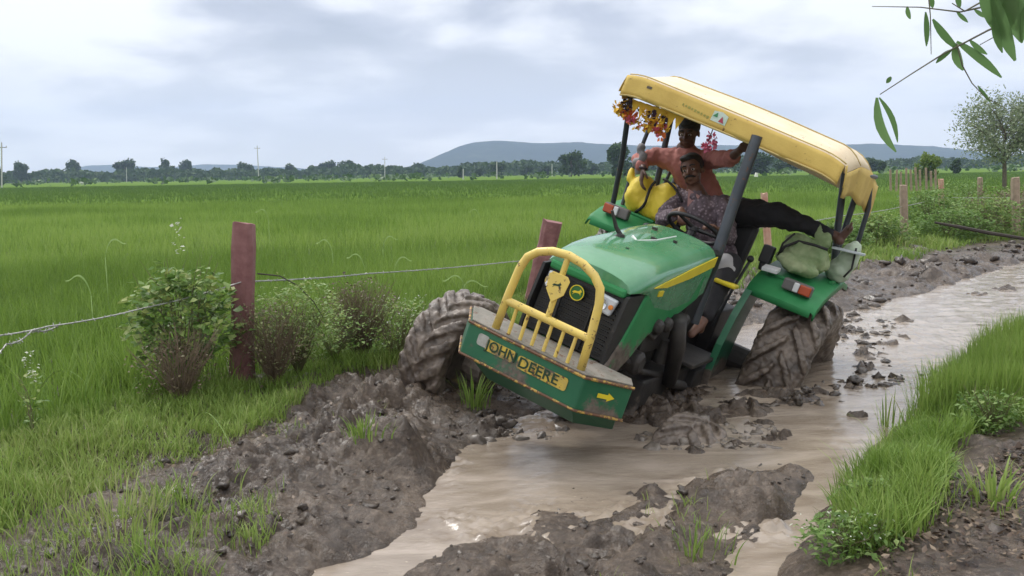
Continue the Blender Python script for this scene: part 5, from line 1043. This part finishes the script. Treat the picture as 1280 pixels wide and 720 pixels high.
def head(bm, c, fwd, up, k=1.0):
    """skull with brow, nose, lips, chin, ears, eye sockets; c = head centre"""
    f = Vector(fwd).normalized(); u = Vector(up); u = (u - f * u.dot(f)).normalized(); s = u.cross(f); c = Vector(c); M = Matrix((f, s, u)).transposed()
    P = lambda a, b, d: c + f * a * k + s * b * k + u * d * k
    ball(bm, P(-.012, 0, .035), (.095 * k, .076 * k, .088 * k), M); ball(bm, P(.022, 0, -.03), (.070 * k, .060 * k, .075 * k), M); ball(bm, P(.048, 0, -.085), (.030 * k, .032 * k, .024 * k), M, 2)
    for q in (-1, 1):
        ball(bm, P(.062, q * .040, -.028), (.024 * k, .022 * k, .022 * k), M, 2); ball(bm, P(.074, q * .032, .034), (.016 * k, .026 * k, .010 * k), M, 2); ball(bm, P(-.006, q * .078, -.004), (.018 * k, .010 * k, .032 * k), M, 2); ball(bm, P(.035, q * .040, -.065), (.04 * k, .018 * k, .03 * k), M, 2)
    cap(bm, P(.082, 0, .022), P(.108, 0, -.018), .010 * k, .014 * k, 10); [ball(bm, P(.094, q * .013, -.022), (.012 * k, .010 * k, .009 * k), M, 2) for q in (-1, 1)]
    ball(bm, P(.086, 0, -.052), (.012 * k, .026 * k, .007 * k), M, 2); ball(bm, P(.083, 0, -.064), (.012 * k, .023 * k, .008 * k), M, 2)
    return P, M
def eyes(P, M, k, base, parent):
    bm = bmesh.new(); [ball(bm, P(.073, q * .031, .006), (.013 * k, .015 * k, .008 * k), M, 2) for q in (-1, 1)]; bobj('eyes', bm, mat('eye_white', (.55, .50, .45), rough=.3), parent, base, smooth=True)
    bm = bmesh.new(); [ball(bm, P(.0835, q * .031, .006), (.005 * k, .0065 * k, .0065 * k), M, 2) for q in (-1, 1)]; bobj('iris', bm, mat('iris_dark', (.02, .012, .01), rough=.2), parent, base, smooth=True)
    bm = bmesh.new()
    for q in (-1, 1): tube(bm, [P(.086, q * .014, .036), P(.088, q * .032, .042), P(.076, q * .052, .034)], [.005 * k, .006 * k, .003 * k], 6)
    bobj('eyebrows', bm, hairm, parent, base, smooth=True)
def person(base, label): 
    return None
# world "up" and camera direction in the tractor frame, so that bodies sit upright on the tilted machine
RI = RT().inverted().to_3x3(); UP = RI @ V(0, 0, 1); TOCAM = (RI @ (V(0, 0, 1.6) - (TM @ V(.2, -.4, 2)))).normalized()

# --- driver
B = V(.0, -.05, 1.30)
hipL, hipR = V(.0, .09, 1.36), V(.02, -.17, 1.36); waist = V(.0, -.08, 1.50); chest = V(.07, -.20, 1.69); neck = V(.10, -.31, 1.84); hc = V(.15, -.375, 1.985)
shL, shR = V(.08, -.07, 1.82), V(.10, -.44, 1.76); elL, elR = V(.26, .12, 1.60), V(.36, -.40, 1.56); wrL, wrR = V(.60, .13, 1.66), V(.62, -.20, 1.70)
kneeL, kneeR = V(.46, .26, 1.44), V(.48, -.28, 1.42); anL, anR = V(.80, .30, 1.0), V(.86, -.28, .98)
bm = bmesh.new(); P, Mh = head(bm, hc, TOCAM + V(0, -.32, -.10), UP * .9 + V(0, -.2, 0), 1.08)
cap(bm, neck, hc - UP * .06, .058, .055); cap(bm, chest, neck, .12, .075); cap(bm, waist, chest, .12, .13); cap(bm, (hipL + hipR) / 2, waist, .14, .125)
for a, e, w_ in ((shL, elL, wrL), (shR, elR, wrR)): cap(bm, chest.lerp(a, .4), a, .08, .06); cap(bm, a, e, .055, .043); cap(bm, e, w_, .042, .028)
hand(bm, wrL, V(.5, -.5, .15), V(.3, -.1, -.9), 1.3, 1.0, -1); hand(bm, wrR, V(.4, .3, -.2), V(.3, .3, -.9), 1.3, 1.0, 1)
for a, k_, n_ in ((hipL, kneeL, anL), (hipR, kneeR, anR)):
    cap(bm, a, k_, .085, .06); cap(bm, k_, n_, .058, .038); cap(bm, n_, n_ + V(.16, .0, -.07), .038, .03); cap(bm, n_, n_ + V(-.03, 0, -.05), .035, .032)
drv = bobj('person', bm, skin, None, B); drv.matrix_world = TM @ Matrix.Translation(B); blob(drv, .0085, 2); tag(drv, 'driver with moustache in patterned grey shirt and black trousers gripping the steering wheel', 'person')
eyes(P, Mh, 1.08, B, drv)
shirtm, nt = newmat('patterned_shirt'); L = nt.links.new
o_ = N(nt, 'ShaderNodeOutputMaterial'); p_ = N(nt, 'ShaderNodeBsdfPrincipled', Roughness=.85); tc_ = N(nt, 'ShaderNodeTexCoord'); v_ = N(nt, 'ShaderNodeTexVoronoi', Scale=38); n_ = N(nt, 'ShaderNodeTexNoise', Scale=16, Detail=5); L(tc_.outputs['Object'], v_.inputs['Vector']); L(tc_.outputs['Object'], n_.inputs['Vector'])
L(mixc(nt, ramp(nt, v_.outputs['Distance'], [(.25, (1, 1, 1)), (.42, (0, 0, 0))]), ramp(nt, n_.outputs['Fac'], [(.4, (.10, .075, .085)), (.6, (.17, .13, .15))]), (.30, .24, .27)), p_.inputs['Base Color']); b_ = N(nt, 'ShaderNodeBump', Strength=.5, Distance=.02); L(n_.outputs['Fac'], b_.inputs['Height']); L(b_.outputs[0], p_.inputs['Normal']); L(p_.outputs[0], o_.inputs[0])
bm = bmesh.new(); cap(bm, chest, neck - V(.0, -.02, .05), .15, .09); cap(bm, waist, chest, .155, .16); cap(bm, (hipL + hipR) / 2, waist, .17, .155)
for a, e in ((shL, elL), (shR, elR)): cap(bm, chest.lerp(a, .4), a, .11, .078); cap(bm, a, e, .076, .062); 
cap(bm, elL, elL.lerp(wrL, .55), .062, .050); cap(bm, elR, elR.lerp(wrR, .55), .062, .050); cap(bm, V(.12, .10, 1.45), V(.22, .16, 1.45), .10, .08)
sh = bobj('shirt', bm, shirtm, drv, B); blob(sh, .011, 2, .04, .06)
bm = bmesh.new(); cf = (Mh @ V(1, 0, 0)); nf = neck + cf * .075 - UP * .045; prism(bm, [nf - V(0, .05, -.05), nf + V(0, .06, .03), nf + V(0, .05, -.02), nf + V(0, .0, -.10)], cf * .012); bmesh.ops.recalc_face_normals(bm, faces=bm.faces); bobj('undershirt', bm, mat('pink_undershirt', (.45, .24, .22)), drv, B)
trm = mat('black_trousers', (.012, .012, .014), (.022, .020, .022), 6, .85, bump=.4, bscale=18)
bm = bmesh.new(); cap(bm, hipL, hipR, .13, .13)
for a, k_, n_ in ((hipL, kneeL, anL), (hipR, kneeR, anR)): cap(bm, a, k_, .115, .085); cap(bm, k_, k_.lerp(n_, .85), .085, .062)
t_ = bobj('trousers', bm, trm, drv, B); blob(t_, .012, 3, .02, .08)
bm = bmesh.new(); kk = 1.08; ball(bm, P(-.028, 0, .052), (.098 * kk, .082 * kk, .088 * kk), Mh); ball(bm, P(.03, -.01, .098), (.06 * kk, .062 * kk, .030 * kk), Mh, 2); [ball(bm, P(.0, q * .076, .030), (.03, .012, .035), Mh, 2) for q in (-1, 1)]; bobj('hair', bm, hairm, drv, B, smooth=True)
bm = bmesh.new(); tube(bm, [P(.080, -.042, -.052), P(.096, -.022, -.040), P(.104, 0, -.037), P(.096, .022, -.040), P(.080, .042, -.052)], [.004, .009, .010, .009, .004], 8); bobj('moustache', bm, hairm, drv, B, smooth=True)

# --- passenger behind: sits on the seat back, one arm on the sack, the other on the canopy bar, near leg stretched out
B = V(-.22, -.12, 1.66)
hip = V(-.22, -.14, 1.74); hip2 = V(-.18, -.30, 1.72); waist = V(-.18, -.36, 1.86); chest = V(-.10, -.52, 2.02); neck = V(-.06, -.57, 2.12); hc = V(-.03, -.575, 2.255)
shL, shR = V(-.08, -.36, 2.10), V(-.04, -.76, 2.0); elL, elR = V(.12, -.14, 2.17), V(.10, -.86, 1.92); wrL, wrR = V(.62, .06, 2.26), V(.30, -.72, 1.88)
knee = V(-.10, .33, 1.875); ank = V(-.12, .80, 1.875); knee2 = V(.12, -.40, 1.62); ank2 = V(.12, -.36, 1.28)
elL = V(.24, -.10, 2.17)
bm = bmesh.new(); P, Mh = head(bm, hc, TOCAM + V(0, -.2, -.35), UP * .8 + V(0, .0, .2), 1.05)
cap(bm, neck, hc - UP * .06, .056, .054); cap(bm, chest, neck, .12, .075); cap(bm, waist, chest, .12, .13); cap(bm, hip.lerp(hip2, .5), waist, .13, .12)
for a, e, w_ in ((shL, elL, wrL), (shR, elR, wrR)): cap(bm, chest.lerp(a, .4), a, .08, .06); cap(bm, a, e, .052, .042); cap(bm, e, w_, .042, .028)
hand(bm, wrL, V(.55, .35, .25), V(.1, .3, .9), 1.2, 1.0, -1); hand(bm, wrR, V(.15, .25, -1), V(-.3, .6, 0), .7, 1.1, 1)
for a, k_, n_ in ((hip, knee, ank), (hip2, knee2, ank2)): cap(bm, a, k_, .085, .060); cap(bm, k_, n_, .057, .038)
# bare foot with heel, sole and toes
cap(bm, ank + V(0, .0, .0), ank + V(.02, .045, -.025), .036, .034); cap(bm, ank + V(.0, .03, -.03), ank + V(.03, .075, .09), .034, .030)
for q in range(5): cap(bm, ank + V(.065 - q * .018, .078, .09), ank + V(.068 - q * .019, .082 - q * .003, .135 - q * .008), .013 - q * .0012, .011 - q * .001, 8)
cap(bm, ank2, ank2 + V(.16, 0, -.05), .036, .03)
pas = bobj('person', bm, mat('dark_skin', (.115, .055, .038), (.09, .042, .028), 9, .5), None, B); pas.matrix_world = TM @ Matrix.Translation(B); blob(pas, .0085, 2); tag(pas, 'passenger in pink shirt, arm on the yellow sack, bare foot stretched over the fender', 'person')
eyes(P, Mh, 1.05, B, pas)
pinkm = mat('pink_shirt_cloth', (.48, .20, .17), (.38, .14, .12), 6, .85, bump=.5, bscale=16)
bm = bmesh.new(); cap(bm, chest, neck - UP * .05, .15, .085); cap(bm, waist, chest, .15, .16); cap(bm, hip.lerp(hip2, .5), waist, .15, .15)
for a, e in ((shL, elL), (shR, elR)): cap(bm, chest.lerp(a, .4), a, .11, .075); cap(bm, a, e, .074, .062)
cap(bm, elR, elR.lerp(wrR, .75), .062, .050); cap(bm, elL, elL.lerp(wrL, .35), .060, .052)
o = bobj('shirt', bm, pinkm, pas, B); blob(o, .011, 2, .04, .06)
bm = bmesh.new(); cap(bm, hip, hip2, .12, .12); cap(bm, hip, knee, .135, .10); cap(bm, knee, knee.lerp(ank, .45), .098, .072); cap(bm, knee.lerp(ank, .45), knee.lerp(ank, .86), .07, .055); cap(bm, hip2, knee2, .11, .085); cap(bm, knee2, ank2, .08, .06)
o = bobj('trousers', bm, trm, pas, B); blob(o, .012, 2, .045, .07)
bm = bmesh.new(); kk = 1.05; ball(bm, P(-.022, 0, .052), (.102 * kk, .084 * kk, .090 * kk), Mh); ball(bm, P(.035, 0, .088), (.06, .066, .036), Mh, 2); bobj('hair', bm, hairm, pas, B, smooth=True)
bm = bmesh.new(); lathe(bm, [(.032, -.012), (.037, -.008), (.037, .008), (.032, .012)], 'Z', 16, wrR, closed=True); bobj('bracelet', bm, mat('dark_bracelet', (.03, .01, .01)), pas, B, smooth=True)

# ------------------------------------------------------------------ overhanging leafy twig, close to the lens at top right
tw = at(1180, 60, 1.7); tg = empty('overhanging_twig', tw, 'thin drooping twig with long narrow green leaves hanging in at top right', 'twig')
bm = bmesh.new(); A_ = lambda x, y, Y=1.7: at(x, y, Y) - tw
for pts, r0, r1 in [([(1290, 15), (1235, 38), (1178, 68), (1140, 92), (1100, 118)], .0022, .0009), ([(1300, -8), (1232, 8), (1200, 15), (1150, 9), (1090, 8)], .0022, .0006), ([(1160, -12), (1163, 20), (1164, 68)], .0014, .0006), ([(1196, 55), (1203, 82), (1215, 104), (1232, 122), (1258, 136)], .0014, .0005), ([(1290, 20), (1225, 56)], .0012, .0008), ([(1240, -5), (1206, 14), (1190, 4)], .002, .0009)]:
    tube(bm, [A_(*p) for p in pts], [r0 + (r1 - r0) * k / (len(pts) - 1) for k in range(len(pts))], 6)
obj('stem', bm, mat('green_twig', (.12, .12, .07), (.09, .08, .05), 20, .6), tg, smooth=True)
tleaf = leafmat('near_leaf', [(.09, .18, .06), (.15, .27, .10), (.22, .36, .15)], transl=.45, rough=.4)
def leaf(pts, w, tint, Y=1.7, tilt=0.0):
    P = [A_(x, y, Y + dy) for x, y, dy in pts]; n = len(P); vs = []; F = []
    view = (tw - V(0, 0, 1.6)).normalized()
    for k, p in enumerate(P):
        t = k / (n - 1); tan = (P[min(k + 1, n - 1)] - P[max(k - 1, 0)]).normalized(); s = tan.cross(view).normalized(); ww = w * .82 * (math.sin(math.pi * min(1, (t * .92 + .05))) ** .75)
        vs += [p - s * ww + view * ww * .35, p + view * -.0006, p + s * ww + view * ww * .35 * (1 - tilt)]
    for k in range(n - 1):
        for q in (0, 1): F.append([3 * k + q, 3 * k + q + 1, 3 * k + q + 4, 3 * k + q + 3])
    npmesh('leaf', vs, np.array(F), tleaf, parent=tg, tint=np.full(len(vs), tint), smooth=True)
def L2(x0, y0, x1, y1, bend=0, n=7):
    out = []; dx, dy = x1 - x0, y1 - y0; l = math.hypot(dx, dy)
    for k in range(n): t = k / (n - 1); b = bend * math.sin(math.pi * t); out.append((x0 + dx * t - dy / l * b, y0 + dy * t + dx / l * b, .02 * t))
    return out
leaf(L2(1096, 122, 1120, 190, 8), .010, .6); leaf(L2(1099, 122, 1122, 178, -5), .006, .3); leaf(L2(1166, 24, 1198, 62, 2), .0085, .2); leaf(L2(1196, 52, 1252, 97, -2), .0095, .35); leaf(L2(1194, 54, 1204, 88, 3), .010, .5)
leaf(L2(1157, 15, 1158, 58, -1), .006, .15); leaf(L2(1190, 62, 1170, 79, 1), .006, .1); leaf(L2(1212, 50, 1234, 68, 1), .006, .3); leaf(L2(1134, 8, 1138, 24, 1), .005, .3); leaf(L2(1163, -6, 1166, 10, 0), .006, .1); leaf(L2(1196, -8, 1200, 10, 0), .006, .1); leaf(L2(1196, 15, 1210, 28, 0), .0045, .2); leaf(L2(1218, 12, 1232, 22, 0), .0045, .2); leaf(L2(1222, 107, 1238, 128, 0), .0035, 0); leaf(L2(1114, 96, 1108, 104, 0), .005, .1)
for (x0, y0, x1, y1, w_, t_) in [(1226, -20, 1252, 46, .013, .45), (1240, -10, 1269, 76, .014, .5), (1256, -20, 1276, 52, .014, .7), (1242, 20, 1253, 66, .007, .3), (1272, -20, 1258, 44, .013, .6), (1225, -30, 1290, 24, .013, .8), (1285, 4, 1277, 54, .010, .4), (1236, -25, 1282, 8, .014, .9), (1262, -25, 1236, 30, .010, .55), (1290, -20, 1266, 36, .014, .75)]: leaf(L2(x0, y0, x1, y1, 2), w_, t_, 1.5)

# ------------------------------------------------------------------ haze, sky, sun
bm = bmesh.new(); bmesh.ops.create_cube(bm, size=1, matrix=Matrix.Translation((0, 1860, 140)) @ Matrix.Diagonal((9100, 3900, 300, 1)))
hzm, nt = newmat('haze_air'); o_ = N(nt, 'ShaderNodeOutputMaterial'); v_ = N(nt, 'ShaderNodeVolumePrincipled', Density=.00028); v_.inputs['Color'].default_value = (.56, .68, 1.0, 1); v_.inputs['Anisotropy'].default_value = 0.1; nt.links.new(v_.outputs[0], o_.inputs['Volume'])
hz_o = obj('haze', bm, hzm); tag(hz_o, kind='stuff')

SUN_EL, SUN_AZ = R(52), R(-35)      # azimuth measured from +Y towards +X
world = bpy.data.worlds.new('World'); scene.world = world; world.use_nodes = True; nt = world.node_tree; nt.nodes.clear(); L = nt.links.new
o_ = N(nt, 'ShaderNodeOutputWorld'); bg = N(nt, 'ShaderNodeBackground', Strength=.10)
sky = N(nt, 'ShaderNodeTexSky'); sky.sky_type = 'NISHITA'; sky.sun_disc = False; sky.sun_elevation = SUN_EL; sky.sun_rotation = SUN_AZ; sky.dust_density = 2
tc_ = N(nt, 'ShaderNodeTexCoord'); sx = N(nt, 'ShaderNodeSeparateXYZ'); L(tc_.outputs['Generated'], sx.inputs[0])
zz = N(nt, 'ShaderNodeMath', operation='MAXIMUM'); L(sx.outputs['Z'], zz.inputs[0]); zz.inputs[1].default_value = 0; za = N(nt, 'ShaderNodeMath', operation='ADD'); L(zz.outputs[0], za.inputs[0]); za.inputs[1].default_value = .22
dx_ = N(nt, 'ShaderNodeMath', operation='DIVIDE'); dy_ = N(nt, 'ShaderNodeMath', operation='DIVIDE'); L(sx.outputs['X'], dx_.inputs[0]); L(za.outputs[0], dx_.inputs[1]); L(sx.outputs['Y'], dy_.inputs[0]); L(za.outputs[0], dy_.inputs[1])
cx = N(nt, 'ShaderNodeCombineXYZ'); L(dx_.outputs[0], cx.inputs[0]); L(dy_.outputs[0], cx.inputs[1])
n1 = N(nt, 'ShaderNodeTexNoise', Scale=1.7, Detail=9, Roughness=.5, Distortion=.15); L(cx.outputs[0], n1.inputs['Vector'])
mp_ = N(nt, 'ShaderNodeMapping'); mp_.inputs['Location'].default_value = (3.1, 7.7, 0); L(cx.outputs[0], mp_.inputs[0]); n2 = N(nt, 'ShaderNodeTexNoise', Scale=.55, Detail=5, Roughness=.5); L(mp_.outputs[0], n2.inputs['Vector'])
ad = N(nt, 'ShaderNodeMath', operation='ADD'); L(n1.outputs['Fac'], ad.inputs[0]); L(n2.outputs['Fac'], ad.inputs[1]); hf = N(nt, 'ShaderNodeMath', operation='MULTIPLY'); L(ad.outputs[0], hf.inputs[0]); hf.inputs[1].default_value = .5
cl = ramp(nt, hf.outputs[0], [(.42, (.33, .35, .40)), (.465, (.43, .445, .50)), (.492, (.56, .57, .61)), (.52, (.71, .71, .735)), (.56, (.84, .84, .845))])
hr = ramp(nt, zz.outputs[0], [(.0, (.85, .85, .85)), (.07, (.55, .55, .55)), (.16, (0, 0, 0))])
hs = N(nt, 'ShaderNodeMath', operation='MULTIPLY'); L(hr, hs.inputs[0]); hs.inputs[1].default_value = .8
cl = mixc(nt, hs.outputs[0], cl, (.93, .90, .87))
up_ = ramp(nt, zz.outputs[0], [(.35, (0, 0, 0)), (.8, (1, 1, 1))]); cl = mixc(nt, up_, cl, (1.25, 1.25, 1.25))
ml = N(nt, 'ShaderNodeVectorMath', operation='SCALE'); L(cl, ml.inputs[0]); ml.inputs['Scale'].default_value = 9.6
fin = mixc(nt, .94, sky.outputs[0], ml.outputs[0]); L(fin, bg.inputs['Color']); L(bg.outputs[0], o_.inputs[0])
sd = bpy.data.lights.new('sun', 'SUN'); sd.energy = 1.3; sd.angle = R(14); sd.color = (1, .97, .92); so_ = bpy.data.objects.new('sun', sd); COL.objects.link(so_)
dirv = V(math.sin(SUN_AZ) * math.cos(SUN_EL), math.cos(SUN_AZ) * math.cos(SUN_EL), math.sin(SUN_EL)); so_.rotation_euler = dirv.to_track_quat('Z', 'Y').to_euler()
scene.view_settings.view_transform = 'Standard'; scene.view_settings.look = 'None'; scene.view_settings.exposure = .66; scene.view_settings.gamma = 1
scene.cycles.max_bounces = 6; scene.cycles.transparent_max_bounces = 8; scene.cycles.use_denoising = True; scene.cycles.volume_bounces = 1
